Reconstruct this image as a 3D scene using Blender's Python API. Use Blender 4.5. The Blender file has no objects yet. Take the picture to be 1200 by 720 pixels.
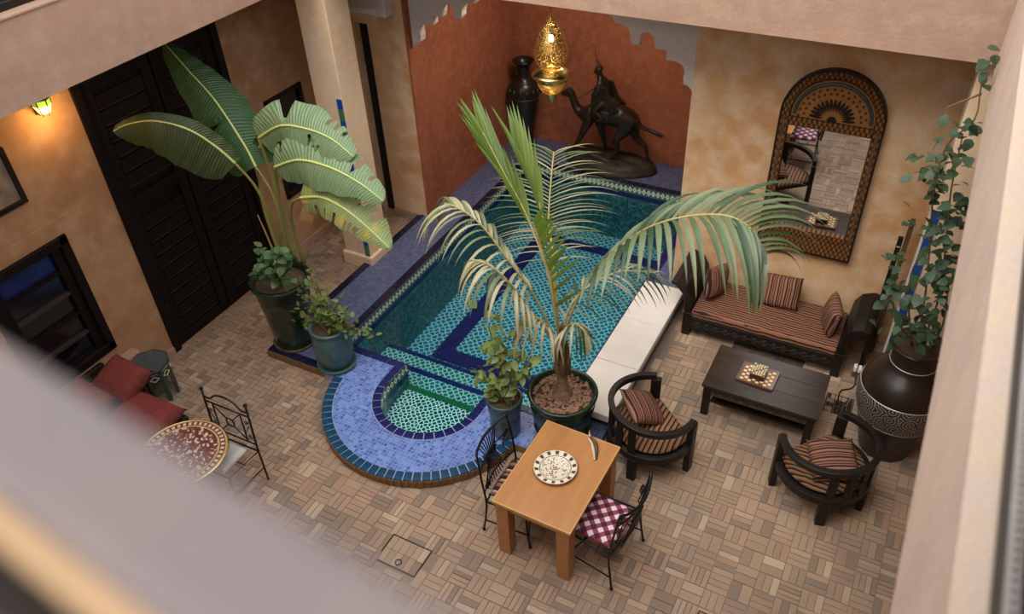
import bpy, bmesh, math, random
import numpy as np
from mathutils import Vector, Matrix, noise
from mathutils.geometry import tessellate_polygon
random.seed(7); PI = math.pi
SC = bpy.context.scene; COL = SC.collection
# ---------------------------------------------------------------- camera
CAM = Vector((0, 0, 6.6)); FPX = 940.86
RM = ((0.88412406, 0.46549861, -0.04044363), (0.26373028, -0.5686023, -0.77919045), (-0.38570841, 0.67823482, -0.62548105))
cd = bpy.data.cameras.new('camera'); cam = bpy.data.objects.new('camera', cd); COL.objects.link(cam); SC.camera = cam
r0, r1, r2 = [Vector(r) for r in RM]
# image x right, y down, z forward
cm = Matrix(((r0.x, -r1.x, -r2.x, 0), (r0.y, -r1.y, -r2.y, 0), (r0.z, -r1.z, -r2.z, CAM.z), (0, 0, 0, 1)))
# RM rows are the camera axes written in world coordinates
cam.matrix_world = cm
cd.sensor_width = 36; cd.lens = 36 * FPX / 1200; cd.clip_start = .02; cd.clip_end = 100
cd.dof.use_dof = True; cd.dof.focus_distance = 8.0; cd.dof.aperture_fstop = 1.12
# ---------------------------------------------------------------- light
W = bpy.data.worlds.new('sky'); SC.world = W; W.use_nodes = True
bgn = W.node_tree.nodes['Background']; bgn.inputs[0].default_value = (.94, .96, 1.0, 1); bgn.inputs[1].default_value = 2.15
SC.view_settings.view_transform = 'Standard'; SC.view_settings.look = 'None'; SC.view_settings.gamma = 1
SC.view_settings.use_curve_mapping = False; SC.view_settings.exposure = .45
def light(name, typ, loc, power, color, size=.1, rot=None, spot=None):
    l = bpy.data.lights.new(name, typ); o = bpy.data.objects.new(name, l); COL.objects.link(o); o.location = loc
    l.energy = power; l.color = color
    if typ == 'AREA': l.size = size
    elif typ in ('POINT', 'SPOT'): l.shadow_soft_size = size
    elif typ == 'SUN': l.angle = size
    if rot: o.rotation_euler = rot
    if spot: l.spot_size = spot; l.spot_blend = .8
    return o
# soft bright sky seen through the open roof of the courtyard
sun = light('high_overcast_sun', 'SUN', (0, 0, 12), 2.2, (1, .93, .84), math.radians(50), (math.radians(33), math.radians(-9), 0))

def at(u, v, y=None, z=None, x=None):
    d = r0 * ((u - 600) / FPX) + r1 * ((v - 360) / FPX) + r2
    t = y / d.y if y is not None else ((z - CAM.z) / d.z if z is not None else x / d.x)
    return CAM + d * t
# ---------------------------------------------------------------- materials
class N:
    def __init__(s, name):
        s.m = bpy.data.materials.new(name); s.m.use_nodes = True; s.t = s.m.node_tree; s.b = s.t.nodes['Principled BSDF']
    def add(s, typ, props=None, **inp):
        n = s.t.nodes.new('ShaderNode' + typ)
        for k, v in (props or {}).items(): setattr(n, k, v)
        for k, v in inp.items():
            k = k.replace('_', ' ') if not k.startswith('i') or not k[1:].isdigit() else int(k[1:])
            s.set(n.inputs[k], v)
        return n
    def set(s, sock, v):
        if hasattr(v, 'links') or isinstance(v, bpy.types.NodeSocket): s.t.links.new(v, sock)
        else:
            if isinstance(v, (tuple, list)) and len(v) == 3 and sock.type == 'RGBA': v = (*v, 1)
            sock.default_value = v
    def co(s, kind='Object'): return s.add('TexCoord').outputs[kind]
    def math(s, op, a, b=0., c=0.): 
        n = s.add('Math', {'operation': op}); s.set(n.inputs[0], a); s.set(n.inputs[1], b); s.set(n.inputs[2], c); return n.outputs[0]
    def sep(s, v): n = s.add('SeparateXYZ', i0=v); return n.outputs
    def mix(s, f, a, b):
        n = s.add('Mix', {'data_type': 'RGBA'}); s.set(n.inputs[0], f); s.set(n.inputs[6], a); s.set(n.inputs[7], b); return n.outputs[2]
    def noise(s, scale, detail=3, vec=None, dist=0.):
        n = s.add('TexNoise', Scale=scale, Detail=detail, Distortion=dist); s.set(n.inputs['Vector'], vec or s.co()); return n.outputs[0]
    def ramp(s, f, stops, const=False):
        n = s.add('ValToRGB', i0=f); r = n.color_ramp; r.interpolation = 'CONSTANT' if const else 'LINEAR'
        while len(r.elements) < len(stops): r.elements.new(.5)
        for e, (p, c) in zip(r.elements, stops): e.position = p; e.color = (*c, 1) if len(c) == 3 else c
        return n.outputs[0]
    def bump(s, h, st=.3, d=.01): n = s.add('Bump', Strength=st, Distance=d, Height=h); s.set(s.b.inputs['Normal'], n.outputs[0])
    def out(s, col=None, rough=.6, metal=0., **kw):
        if col is not None: s.set(s.b.inputs['Base Color'], col)
        s.set(s.b.inputs['Roughness'], rough); s.set(s.b.inputs['Metallic'], metal)
        for k, v in kw.items(): s.set(s.b.inputs[k.replace('_', ' ')], v)
        return s.m
def simple(name, c1, c2=None, scale=6., rough=.6, metal=0., bump=.0, bscale=40., stretch=None, **kw):
    n = N(name); v = n.co()
    if stretch: v = n.add('Mapping', Vector=v, Scale=stretch).outputs[0]
    col = c1
    if c2: col = n.ramp(n.noise(scale, 5, v), [(.3, c1), (.7, c2)])
    if bump: n.bump(n.noise(bscale, 4, v), bump)
    return n.out(col, rough, metal, **kw)
def plaster(name, ca, cb, cc, s1=.9, s2=5., rough=.85):
    n = N(name); v = n.co()
    f = n.noise(s1, 7, v, .1); g = n.noise(s2 * 1.6, 10, v, .1)
    c = n.mix(n.ramp(f, [(.35, (0, 0, 0)), (.65, (1, 1, 1))]), ca, cb)
    c = n.mix(n.math('MULTIPLY', n.ramp(g, [(.42, (0, 0, 0)), (.72, (1, 1, 1))]), .65), c, cc)
    sp_ = n.noise(70, 6, v); c = n.mix(n.ramp(sp_, [(.40, (.22, .22, .22)), (.6, (0, 0, 0))]), c, tuple(q * .62 for q in ca))
    n.bump(n.noise(26, 6, v), .35, .01)
    return n.out(c, rough)
M = {}
M['pink_plaster'] = plaster('pink_plaster', (.40, .245, .165), (.33, .21, .148), (.44, .30, .21))
M['pale_pink_plaster'] = plaster('pale_pink_plaster', (.60, .44, .34), (.52, .38, .30), (.64, .49, .38), 2, 6)
M['ochre_plaster'] = plaster('ochre_plaster', (.40, .22, .105), (.30, .145, .062), (.52, .34, .20), .8, 3.2)
M['column_plaster'] = plaster('column_plaster', (.78, .57, .37), (.70, .48, .29), (.82, .64, .45))  # albedo raised in place of light the gallery keeps off the column
M['lit_ochre_plaster'] = plaster('ochre_plaster_lit', (.68, .44, .23), (.55, .27, .10), (.80, .65, .48), 1.1, 2.6)  # back wall's ochre plaster, with its stronger light put into a brighter colour
M['red_plaster'] = plaster('red_plaster', (.33, .10, .042), (.24, .068, .030), (.42, .155, .075), 1.2, 6)
M['grey_plaster'] = plaster('grey_plaster', (.165, .13, .125), (.145, .125, .125), (.19, .143, .125))
M['sill_cream'] = plaster('sill_cream', (.46, .36, .27), (.44, .35, .30), (.52, .37, .235), 2.5, 6)
M['warm_light_lip'] = plaster('sill_lip_warm_light', (.42, .27, .14), (.38, .24, .125), (.46, .30, .16), 3, 8)  # plaster lip coloured orange to stand for warm light from indoors
M['white_plaster'] = plaster('white_plaster', (.62, .56, .53), (.58, .53, .51), (.66, .61, .57))
M['wood_black'] = simple('dark_stained_wood', (.007, .005, .004), (.017, .011, .008), 5, .45, bump=.15, bscale=30, stretch=(1, 1, .15), Specular_IOR_Level=.3)
M['wood_door'] = simple('dark_door_wood', (.0045, .0018, .0016), (.009, .004, .0035), 5, .55, bump=.2, bscale=30, stretch=(1, 1, .12), Specular_IOR_Level=.22)
M['door_edge'] = simple('highlight_trim_wood', (.028, .018, .016), (.045, .032, .028), 5, .45)  # lighter wood; on the door slats it stands in for ridge highlights
M['table_dark'] = simple('worn_dark_table_wood', (.014, .009, .0065), (.048, .030, .019), 3, .32, bump=.2, bscale=20, stretch=(.25, 4, 4), Specular_IOR_Level=.32)
M['table_orange'] = simple('honey_wood', (.47, .215, .07), (.39, .17, .055), 2.6, .33, bump=.05, bscale=12, stretch=(5, .35, 5))
M['table_edge'] = simple('pale_wood_edging', (.60, .37, .12), (.54, .32, .10), 4, .35)
M['iron'] = simple('wrought_iron', (.010, .010, .012), (.02, .02, .022), 20, .4, .6)
M['brass'] = simple('brass', (.80, .60, .24), (.62, .43, .14), 14, .25, 1.)
M['bronze'] = simple('dark_bronze', (.018, .013, .009), (.045, .032, .019), 9, .40, .4, bump=.3, bscale=25)
M['bronze_base'] = simple('olive_bronze', (.020, .016, .009), (.045, .034, .018), 9, .6, .3, bump=.9, bscale=14)
M['black_glass'] = simple('dark_glass', (.004, .004, .006), None, rough=.12)
M['blue_glass'] = simple('blue_glass', (.006, .012, .085), (.004, .006, .04), 8, .15)
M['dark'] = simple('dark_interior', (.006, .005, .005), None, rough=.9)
M['green_glaze'] = simple('dark_green_glaze', (.008, .022, .012), (.016, .034, .018), 6, .16)
M['teal_glaze'] = simple('teal_glaze', (.035, .095, .10), (.075, .14, .13), 7, .3, bump=.1, bscale=10)
M['slate_glaze'] = simple('grey_green_glaze', (.025, .05, .048), (.05, .085, .075), 7, .25)
M['urn_clay'] = simple('dark_brown_clay', (.011, .007, .005), (.028, .017, .011), 4, .33)
M['soil'] = simple('potting_soil', (.05, .028, .016), (.10, .055, .03), 30, .95, bump=.8, bscale=60)
M['bark_chip'] = simple('bark_chips', (.24, .125, .075), (.34, .20, .13), 9, .85)
M['marble'] = simple('white_marble', (.66, .61, .55), (.74, .70, .65), 2.2, .3)
M['red_fabric'] = simple('red_fabric', (.15, .022, .017), (.20, .034, .025), 20, .9, bump=.2, bscale=150)
M['paint_green'] = simple('painted_grey_green_wood', (.022, .036, .034), (.05, .07, .065), 18, .5)
M['stem_green'] = simple('banana_stem', (.20, .20, .05), (.28, .24, .08), 6, .5, stretch=(1, 1, .3))
M['stem_brown'] = simple('brown_stem', (.10, .06, .03), (.17, .11, .05), 12, .8, bump=.4)
M['palm_bark'] = simple('palm_bark', (.16, .09, .05), (.30, .20, .11), 14, .85, bump=.6, bscale=30, stretch=(1, 1, 3))
M['midrib'] = simple('leaf_midrib', (.50, .52, .16), (.42, .48, .14), 5, .45)
M['steel'] = simple('dark_steel_edge', (.03, .026, .022), None, rough=.5, metal=.5)
M['white_plastic'] = simple('white_plastic', (.75, .74, .70), None, rough=.4)
M['silver'] = simple('silver_line', (.62, .58, .50), None, rough=.35, metal=.6)
M['rug'] = simple('woven_dark_mat', (.012, .010, .009), (.09, .065, .045), 40, .95, bump=.6, bscale=90)
M['bone'] = simple('bone_inlay', (.78, .62, .30), (.86, .72, .42), 20, .35)
M['red_wood'] = simple('red_brown_wood', (.24, .075, .025), (.18, .05, .018), 6, .35, stretch=(.3, 3, 3))
M['maroon'] = simple('dark_maroon_wood', (.05, .008, .006), None, rough=.4)
M['horn'] = simple('dark_horn', (.16, .09, .04), (.05, .028, .015), 12, .3)
M['horn_pale'] = simple('pale_horn', (.62, .52, .36), None, rough=.35)
M['frame_grey'] = simple('grey_window_frame', (.20, .18, .165), (.25, .22, .20), 6, .5)
M['brown_riser'] = simple('brown_riser_tile', (.13, .065, .02), (.22, .12, .045), 8, .4)

def brickmat(name, rnd_kind):
    n = N(name); v = n.co()
    if rnd_kind == 'obj': r = n.add('ObjectInfo').outputs['Random']
    else: r = n.add('Attribute', {'attribute_name': 'tone'}).outputs['Fac']
    c = n.ramp(r, [(0, (.23, .15, .10)), (.10, (.17, .125, .098)), (.22, (.31, .195, .122)), (.45, (.36, .235, .145)), (.68, (.40, .265, .165)), (.84, (.35, .20, .125)), (.93, (.50, .375, .25)), (1, (.25, .175, .125))])
    gp = n.add('NewGeometry').outputs['Position']
    g = n.noise(1.1, 4, gp)
    c = n.mix(n.ramp(g, [(.44, (0, 0, 0)), (.62, (.85, .85, .85))]), c, n.mix(.5, c, (.16, .125, .10)))
    h = n.noise(55, 5, gp); c = n.mix(n.math('MULTIPLY', h, .3), c, (.40, .31, .22))
    n.bump(h, .25, .005)
    return n.out(c, .62)
M['brick_obj'] = brickmat('floor_brick', 'obj'); M['brick_stuff'] = brickmat('floor_brick_field', 'attr')
M['grout'] = simple('sandy_grout', (.23, .165, .11), (.28, .20, .135), 20, .9)

def mosaic(name, stops, size, grout, rough=.25, vecscale=(1, 1, 1), gw=.06):
    """small square tiles with one colour per tile, thin grout"""
    n = N(name); v = n.add('Mapping', Vector=n.co(), Scale=tuple(q / size for q in vecscale)).outputs[0]
    fl = n.add('VectorMath', {'operation': 'FLOOR'}, i0=n.add('VectorMath', {'operation': 'ADD'}, i0=v, i1=(.013, .017, .011)).outputs[0]).outputs[0]
    wn = n.add('TexWhiteNoise', {'noise_dimensions': '3D'}, i0=fl)
    c = n.ramp(wn.outputs['Value'], stops)
    fr = n.add('VectorMath', {'operation': 'FRACTION'}, i0=n.add('VectorMath', {'operation': 'ADD'}, i0=v, i1=(.013, .017, .011)).outputs[0]).outputs[0]
    x, y, z = n.sep(fr)
    def edge(a): return n.math('LESS_THAN', n.math('ABSOLUTE', n.math('SUBTRACT', a, .5)), .5 - gw)
    e = n.math('MULTIPLY', edge(x), edge(y))
    if vecscale[2] != 0 : e = n.math('MULTIPLY', e, 1.) 
    return n, c, e, (x, y, z), edge
n, c, e, q, edge = mosaic('blue_floor_mosaic', [(0, (.05, .10, .36)), (.25, (.10, .18, .50)), (.6, (.14, .25, .60)), (1, (.20, .33, .68))], .040, 0)
g = n.noise(3, 3); c = n.mix(n.ramp(g, [(.35, (0, 0, 0)), (.7, (.4, .4, .4))]), c, (.11, .16, .42))
M['blue_mosaic'] = n.out(n.mix(e, (.26, .33, .58), c), .25)
n, c, e, q, edge = mosaic('violet_floor_mosaic', [(0, (.030, .040, .095)), (.4, (.055, .068, .145)), (1, (.09, .11, .20))], .042, 0)
M['violet_mosaic'] = n.out(n.mix(e, (.17, .18, .29), c), .4)
# vertical mosaic of the pool walls (x+y run along the wall, z up)
n = N('teal_wall_mosaic'); x, y, z = n.sep(n.co()); s = n.math('ADD', x, y)
v = n.add('CombineXYZ', X=n.math('MULTIPLY', s, 26.), Y=n.math('MULTIPLY', z, 26.)).outputs[0]
vo = n.add('TexVoronoi', {'feature': 'F1', 'distance': 'CHEBYCHEV'}, Vector=v, Scale=1., Randomness=.25)
c = n.ramp(n.sep(vo.outputs['Color'])[0], [(0, (.008, .045, .055)), (.5, (.014, .10, .12)), (.8, (.03, .17, .19)), (1, (.08, .30, .30))])
f = n.ramp(vo.outputs['Distance'], [(.40, (0, 0, 0)), (.5, (1, 1, 1))])
M['teal_wall'] = n.out(n.mix(n.math('MULTIPLY', f, .6), c, (.10, .25, .25)), .3)
def scales(name, sc, white, ca, cb, rnd=.22, w=(.05, .14), rough=.25):
    n = N(name); vo = n.add('TexVoronoi', {'feature': 'DISTANCE_TO_EDGE', 'voronoi_dimensions': '2D'}, Scale=sc, Randomness=rnd)
    rot = n.add('Mapping', Vector=n.co(), Rotation=(0, 0, .78)).outputs[0]; n.set(vo.inputs['Vector'], rot)
    v2 = n.add('TexVoronoi', {'feature': 'F1', 'voronoi_dimensions': '2D'}, Scale=sc, Randomness=rnd); n.set(v2.inputs['Vector'], rot)
    c = n.mix(n.sep(v2.outputs['Color'])[0], ca, cb)
    c = n.mix(n.ramp(v2.outputs['Distance'], [(.12, (1, 1, 1)), (.2, (0, 0, 0))]), c, tuple(q * .45 for q in ca))
    return n.out(n.mix(n.ramp(vo.outputs['Distance'], [(w[0], (1, 1, 1)), (w[1], (0, 0, 0))]), c, white), rough)
M['pool_floor'] = scales('fish_scale_tile_floor', 13.5, (.62, .78, .76), (.010, .13, .21), (.022, .24, .32), .5, w=(.035, .10))
M['pool_step'] = scales('fish_scale_tile_step', 16, (.70, .82, .78), (.012, .13, .15), (.03, .24, .23), .5, w=(.045, .12))
M['alcove_floor'] = scales('interlaced_tile_floor', 20, (.82, .90, .84), (.008, .05, .05), (.02, .10, .085), .6, (.07, .17))
def diamonds(name):
    n = N(name); x, y, z = n.sep(n.co()); s = n.math('ADD', x, y)
    u = n.math('ABSOLUTE', n.math('SUBTRACT', n.math('FRACT', n.math('MULTIPLY', s, 13.)), .5))
    w = n.math('ABSOLUTE', n.math('SUBTRACT', z, .03)); w = n.math('MULTIPLY', w, 8.5)
    d = n.math('ADD', u, w)
    band = n.ramp(d, [(0, (.02, .06, .04)), (.16, (.66, .72, .60)), (.3, (.66, .72, .60)), (.46, (.05, .12, .085)), (1, (.05, .12, .085))], True)
    return n.out(band, .25)
M['diamond_band'] = diamonds('diamond_border_tile')
M['navy_tile'] = simple('navy_tile', (.008, .010, .085), (.014, .020, .13), 9, .2)
M['night_tile'] = simple('blue_black_tile', (.007, .008, .022), (.014, .015, .04), 9, .22)
M['petrol_tile'] = simple('petrol_blue_tile', (.008, .045, .10), (.014, .075, .145), 9, .2)
M['green_tile'] = simple('emerald_tile', (.008, .10, .035), (.012, .15, .05), 9, .25)
M['tile_grout'] = simple('pale_blue_grout', (.33, .37, .50), None, rough=.7)
M['tile_blue'] = simple('royal_blue_tile', (.015, .06, .28), None, rough=.25)
M['tile_green'] = simple('leaf_green_tile', (.06, .17, .06), None, rough=.25)
# water
n = N('clear_pool_water'); fr = n.add('Fresnel', IOR=1.33)
h = n.noise(5.5, 3, None, .8); bp = n.add('Bump', Strength=.22, Distance=.03, Height=h)
n.set(fr.inputs['Normal'], bp.outputs[0])
tr = n.add('BsdfTransparent', Color=(.66, .93, .96)); gl = n.add('BsdfGlossy', Roughness=.02, Color=(1, 1, 1)); n.set(gl.inputs['Normal'], bp.outputs[0])
mx = n.add('MixShader', i0=fr.outputs[0], i1=tr.outputs[0], i2=gl.outputs[0]); n.t.links.new(mx.outputs[0], n.t.nodes['Material Output'].inputs[0])
M['water'] = n.m
# textiles
def stripes(name, axis, freq, cols, warp=.0, wscale=3., kind='Object', rot=None):
    n = N(name); v = n.co(kind)
    if rot: v = n.add('Mapping', Vector=v, Rotation=(0, 0, rot)).outputs[0]
    s = n.sep(v)[axis]
    if name == 'mattress_stripes': s = n.math('SUBTRACT', s, n.sep(v)[2])
    if warp: s = n.math('ADD', s, n.math('MULTIPLY', n.noise(wscale, 2), warp))
    f = n.math('FRACT', n.math('MULTIPLY', s, freq))
    c = n.ramp(f, cols, True); n.bump(n.noise(220, 2), .2, .003)
    return n.out(c, .85)
tan, brn, pnk, drk, org = (.31, .17, .08), (.20, .085, .035), (.24, .095, .065), (.020, .006, .005), (.25, .105, .045)
M['mattress_stripe'] = stripes('mattress_stripes', 1, 12., [(0, drk), (.24, org), (.42, tan), (.50, drk), (.72, pnk), (.86, org)], .07, 4.)
M['seat_stripe'] = stripes('seat_cushion_stripes', 0, 10., [(0, drk), (.22, org), (.42, tan), (.5, drk), (.70, org), (.92, tan)], .02, 3., rot=.9)
M['pillow_stripe'] = stripes('pillow_stripes', 0, 11., [(0, drk), (.2, pnk), (.34, drk), (.44, org), (.62, drk), (.74, pnk), (.9, tan)], .03, 4.)
M['pad_stripe'] = stripes('striped_chair_pad', 1, 7., [(0, drk), (.2, pnk), (.36, tan), (.46, drk), (.58, pnk), (.74, (.5, .34, .26)), (.86, drk)], .05, 6.)
n = N('checked_fabric'); x, y, z = n.sep(n.add('Mapping', Vector=n.co(), Rotation=(0, 0, .75), Scale=(21, 21, 21)).outputs[0])
cx, cy = n.math('FLOOR', x), n.math('FLOOR', y)
a = n.math('MODULO', n.math('ADD', n.math('ADD', cx, cy), 100.), 2.); b = n.math('MODULO', n.math('ADD', cx, 100.), 2.)
c = n.mix(a, n.mix(b, (.70, .60, .62), (.055, .008, .02)), (.25, .045, .08)); n.bump(n.noise(200, 2), .2, .003)
M['checked'] = n.out(c, .85)
# mirror frame inlay
n = N('carved_inlay_wood'); x, y, z = n.sep(n.co())
v = n.add('CombineXYZ', X=x, Y=z).outputs[0]
ed = lambda a: n.math('ABSOLUTE', n.math('SUBTRACT', n.math('FRACT', a), .5))
uu = n.math('ADD', n.math('MULTIPLY', x, 19.), n.math('MULTIPLY', z, 11.)); ww = n.math('SUBTRACT', n.math('MULTIPLY', x, 19.), n.math('MULTIPLY', z, 11.))
mm = n.math('MAXIMUM', n.math('MAXIMUM', ed(uu), ed(ww)), n.math('ABSOLUTE', n.math('SUBTRACT', n.math('MULTIPLY', n.math('MINIMUM', ed(uu), ed(ww)), 3.), .1)))
f = n.ramp(mm, [(.38, (1, 1, 1)), (.44, (0, 0, 0))])
n.bump(f, .8, .012)
M['inlay'] = n.out(n.mix(f, (.055, .024, .009), (.23, .10, .028)), .6, Specular_IOR_Level=.2)
M['inlay_gold'] = simple('gold_brown_wood', (.25, .11, .026), (.30, .14, .036), 12, .42)
M['mirror_glass'] = simple('mirror_silvering', (.80, .82, .84), None, rough=.015, metal=1.)
# plate & mosaic table (radial)
def polar(n):
    x, y, z = n.sep(n.co()); r = n.math('SQRT', n.math('ADD', n.math('MULTIPLY', x, x), n.math('MULTIPLY', y, y)))
    return x, y, r, n.math('ARCTAN2', y, x)
n = N('painted_plate'); x, y, r, a = polar(n); cream = (.74, .66, .52)
def band(r, lo, hi): return n.math('MULTIPLY', n.math('GREATER_THAN', r, lo), n.math('LESS_THAN', r, hi))
mot = n.math('GREATER_THAN', n.math('SINE', n.math('MULTIPLY', a, 14.)), .25)
c = n.mix(n.math('MULTIPLY', mot, band(r, .146, .181)), cream, (.11, .05, .04))
c = n.mix(band(r, .132, .139), c, (.12, .10, .07)); c = n.mix(n.math('GREATER_THAN', r, .186), c, (.35, .24, .15))
ns = n.add('TexVoronoi', {'feature': 'F1'}, Scale=26., Randomness=.8); colr = n.ramp(n.sep(ns.outputs['Color'])[0], [(0, (.05, .13, .09)), (.22, cream), (.5, (.35, .28, .08)), (.62, cream), (.8, (.26, .06, .06)), (.9, (.10, .16, .30)), (.95, cream)], True)
inn = n.math('MULTIPLY', n.math('LESS_THAN', r, .128), n.math('LESS_THAN', ns.outputs['Distance'], .48))
c = n.mix(inn, c, colr); c = n.mix(n.math('LESS_THAN', n.math('ADD', n.math('ABSOLUTE', x), n.math('ABSOLUTE', y)), .026), c, (.42, .25, .10))
M['plate'] = n.out(c, .15)
n = N('mosaic_table_top'); x, y, r, a = polar(n); mar = (.10, .022, .018); gold = (.46, .32, .17)
dia = n.math('GREATER_THAN', n.math('SINE', n.math('MULTIPLY', a, 44.)), -.15)
vo = n.add('TexVoronoi', {'feature': 'F1'}, Scale=34., Randomness=.9)
c = n.ramp(n.sep(vo.outputs['Color'])[0], [(0, mar), (.55, (.30, .10, .08)), (.68, (.55, .46, .38)), (.88, mar)], True)
c = n.mix(n.math('GREATER_THAN', r, .335), c, gold); c = n.mix(n.math('GREATER_THAN', r, .352), c, mar)
c = n.mix(n.math('MULTIPLY', dia, band(r, .362, .398)), c, (.60, .46, .30)); c = n.mix(n.math('GREATER_THAN', r, .408), c, gold)
M['mosaic_table'] = n.out(c, .35)
# urn band
n = N('silver_scroll_band'); x, y, z = n.sep(n.co()); a = n.math('MULTIPLY', n.math('ARCTAN2', y, x), .42)
v = n.add('CombineXYZ', X=a, Y=z).outputs[0]
wv = n.add('TexVoronoi', {'feature': 'F1', 'voronoi_dimensions': '2D'}, Scale=6.5, Randomness=1., Vector=v)
f = n.math('GREATER_THAN', n.math('SINE', n.math('MULTIPLY', wv.outputs['Distance'], 34.)), .35)
M['urn_band'] = n.out(n.mix(f, (.022, .014, .011), (.27, .24, .20)), .4)
# pierced brass
n = N('pierced_brass'); vo = n.add('TexVoronoi', {'feature': 'DISTANCE_TO_EDGE'}, Scale=16., Randomness=1.)
f = n.math('GREATER_THAN', vo.outputs['Distance'], .13)
br = n.mix(n.ramp(vo.outputs['Distance'], [(.03, (0, 0, 0)), (.08, (1, 1, 1))]), (.86, .64, .24), (.30, .17, .04))
n.bump(vo.outputs['Distance'], .6, .01)
n.out(br, .42, 1.); tr = n.add('BsdfTransparent'); mx = n.add('MixShader', i0=f, i1=n.b.outputs[0], i2=tr.outputs[0])
n.t.links.new(mx.outputs[0], n.t.nodes['Material Output'].inputs[0]); M['pierced'] = n.m
def emit(name, col, st):
    n = N(name); n.out(col, .5); n.set(n.b.inputs['Emission Color'], col); n.b.inputs['Emission Strength'].default_value = st; return n.m
M['bulb'] = emit('glowing_bulb', (1, .82, .50), 14.); M['amber_glass'] = emit('lit_amber_glass', (1, .6, .18), 3.)
M['green_pane'] = emit('lit_green_glass', (.25, .5, .06), .45)
# leaves
def leafmat(name, ca, cb, edge=None, freq=0., rough=.42, trans=.25, uv=False):
    n = N(name); r = n.add('ObjectInfo').outputs['Random']; c = n.mix(r, ca, cb)
    c = n.mix(n.math('MULTIPLY', n.noise(7, 3), .6), c, tuple(q * .72 for q in ca))
    if uv:
        x, y, z = n.sep(n.co('UV')); w = n.math('SINE', n.math('MULTIPLY', n.math('ADD', x, n.math('MULTIPLY', n.math('ABSOLUTE', n.math('SUBTRACT', y, .5)), .12)), freq))
        c = n.mix(n.math('MULTIPLY', n.math('ADD', w, 1.), .13), c, tuple(min(1, q * 2.2 + .03) for q in ca)); n.bump(w, .35, .01)
        if edge: c = n.mix(n.ramp(n.noise(4, 4), [(.56, (0, 0, 0)), (.66, (1, 1, 1))]), c, edge)
    n.out(c, rough)
    tl = n.add('BsdfTranslucent', Color=c); mx = n.add('MixShader', i0=trans, i1=n.b.outputs[0], i2=tl.outputs[0])
    n.t.links.new(mx.outputs[0], n.t.nodes['Material Output'].inputs[0]); return n.m
M['banana_dark'] = leafmat('banana_leaf_dark', (.022, .070, .016), (.03, .085, .02), None, 330, uv=True)
M['banana_olive'] = leafmat('banana_leaf_olive', (.035, .055, .014), (.045, .065, .018), None, 300, uv=True)
M['banana_pale'] = leafmat('banana_leaf_pale', (.155, .235, .115), (.19, .27, .145), None, 260, uv=True)
M['banana_yellow'] = leafmat('banana_leaf_yellowing', (.19, .24, .09), (.21, .26, .10), (.42, .33, .06), 260, uv=True)
M['banana_brown'] = simple('withered_leaf_edge', (.20, .10, .035), (.30, .18, .06), 12, .8)
M['palm_green'] = leafmat('palm_leaflet_green', (.11, .18, .03), (.19, .26, .05))
M['palm_grey'] = leafmat('palm_leaflet_grey_green', (.13, .175, .085), (.21, .25, .13))
M['palm_lime'] = leafmat('palm_leaflet_lime', (.13, .22, .025), (.18, .28, .04), trans=.45)
M['palm_mid'] = leafmat('palm_leaflet_mid_green', (.075, .12, .05), (.11, .155, .07))
M['palm_dark'] = leafmat('palm_leaflet_dark_green', (.03, .065, .025), (.05, .09, .035))
M['palm_straw'] = leafmat('palm_leaflet_straw', (.46, .42, .26), (.36, .33, .16))
M['rachis'] = simple('palm_rachis', (.34, .30, .10), (.44, .33, .12), 9, .5)
M['jade'] = leafmat('jade_leaf', (.13, .20, .045), (.25, .32, .10), rough=.35)
M['shrub_leaf'] = leafmat('shrub_leaf', (.17, .25, .05), (.28, .35, .10))
M['broad_leaf'] = leafmat('broad_leaf', (.05, .11, .035), (.14, .23, .10))
M['vine_leaf'] = leafmat('vine_leaf', (.045, .082, .038), (.08, .13, .065), rough=.5)

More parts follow.
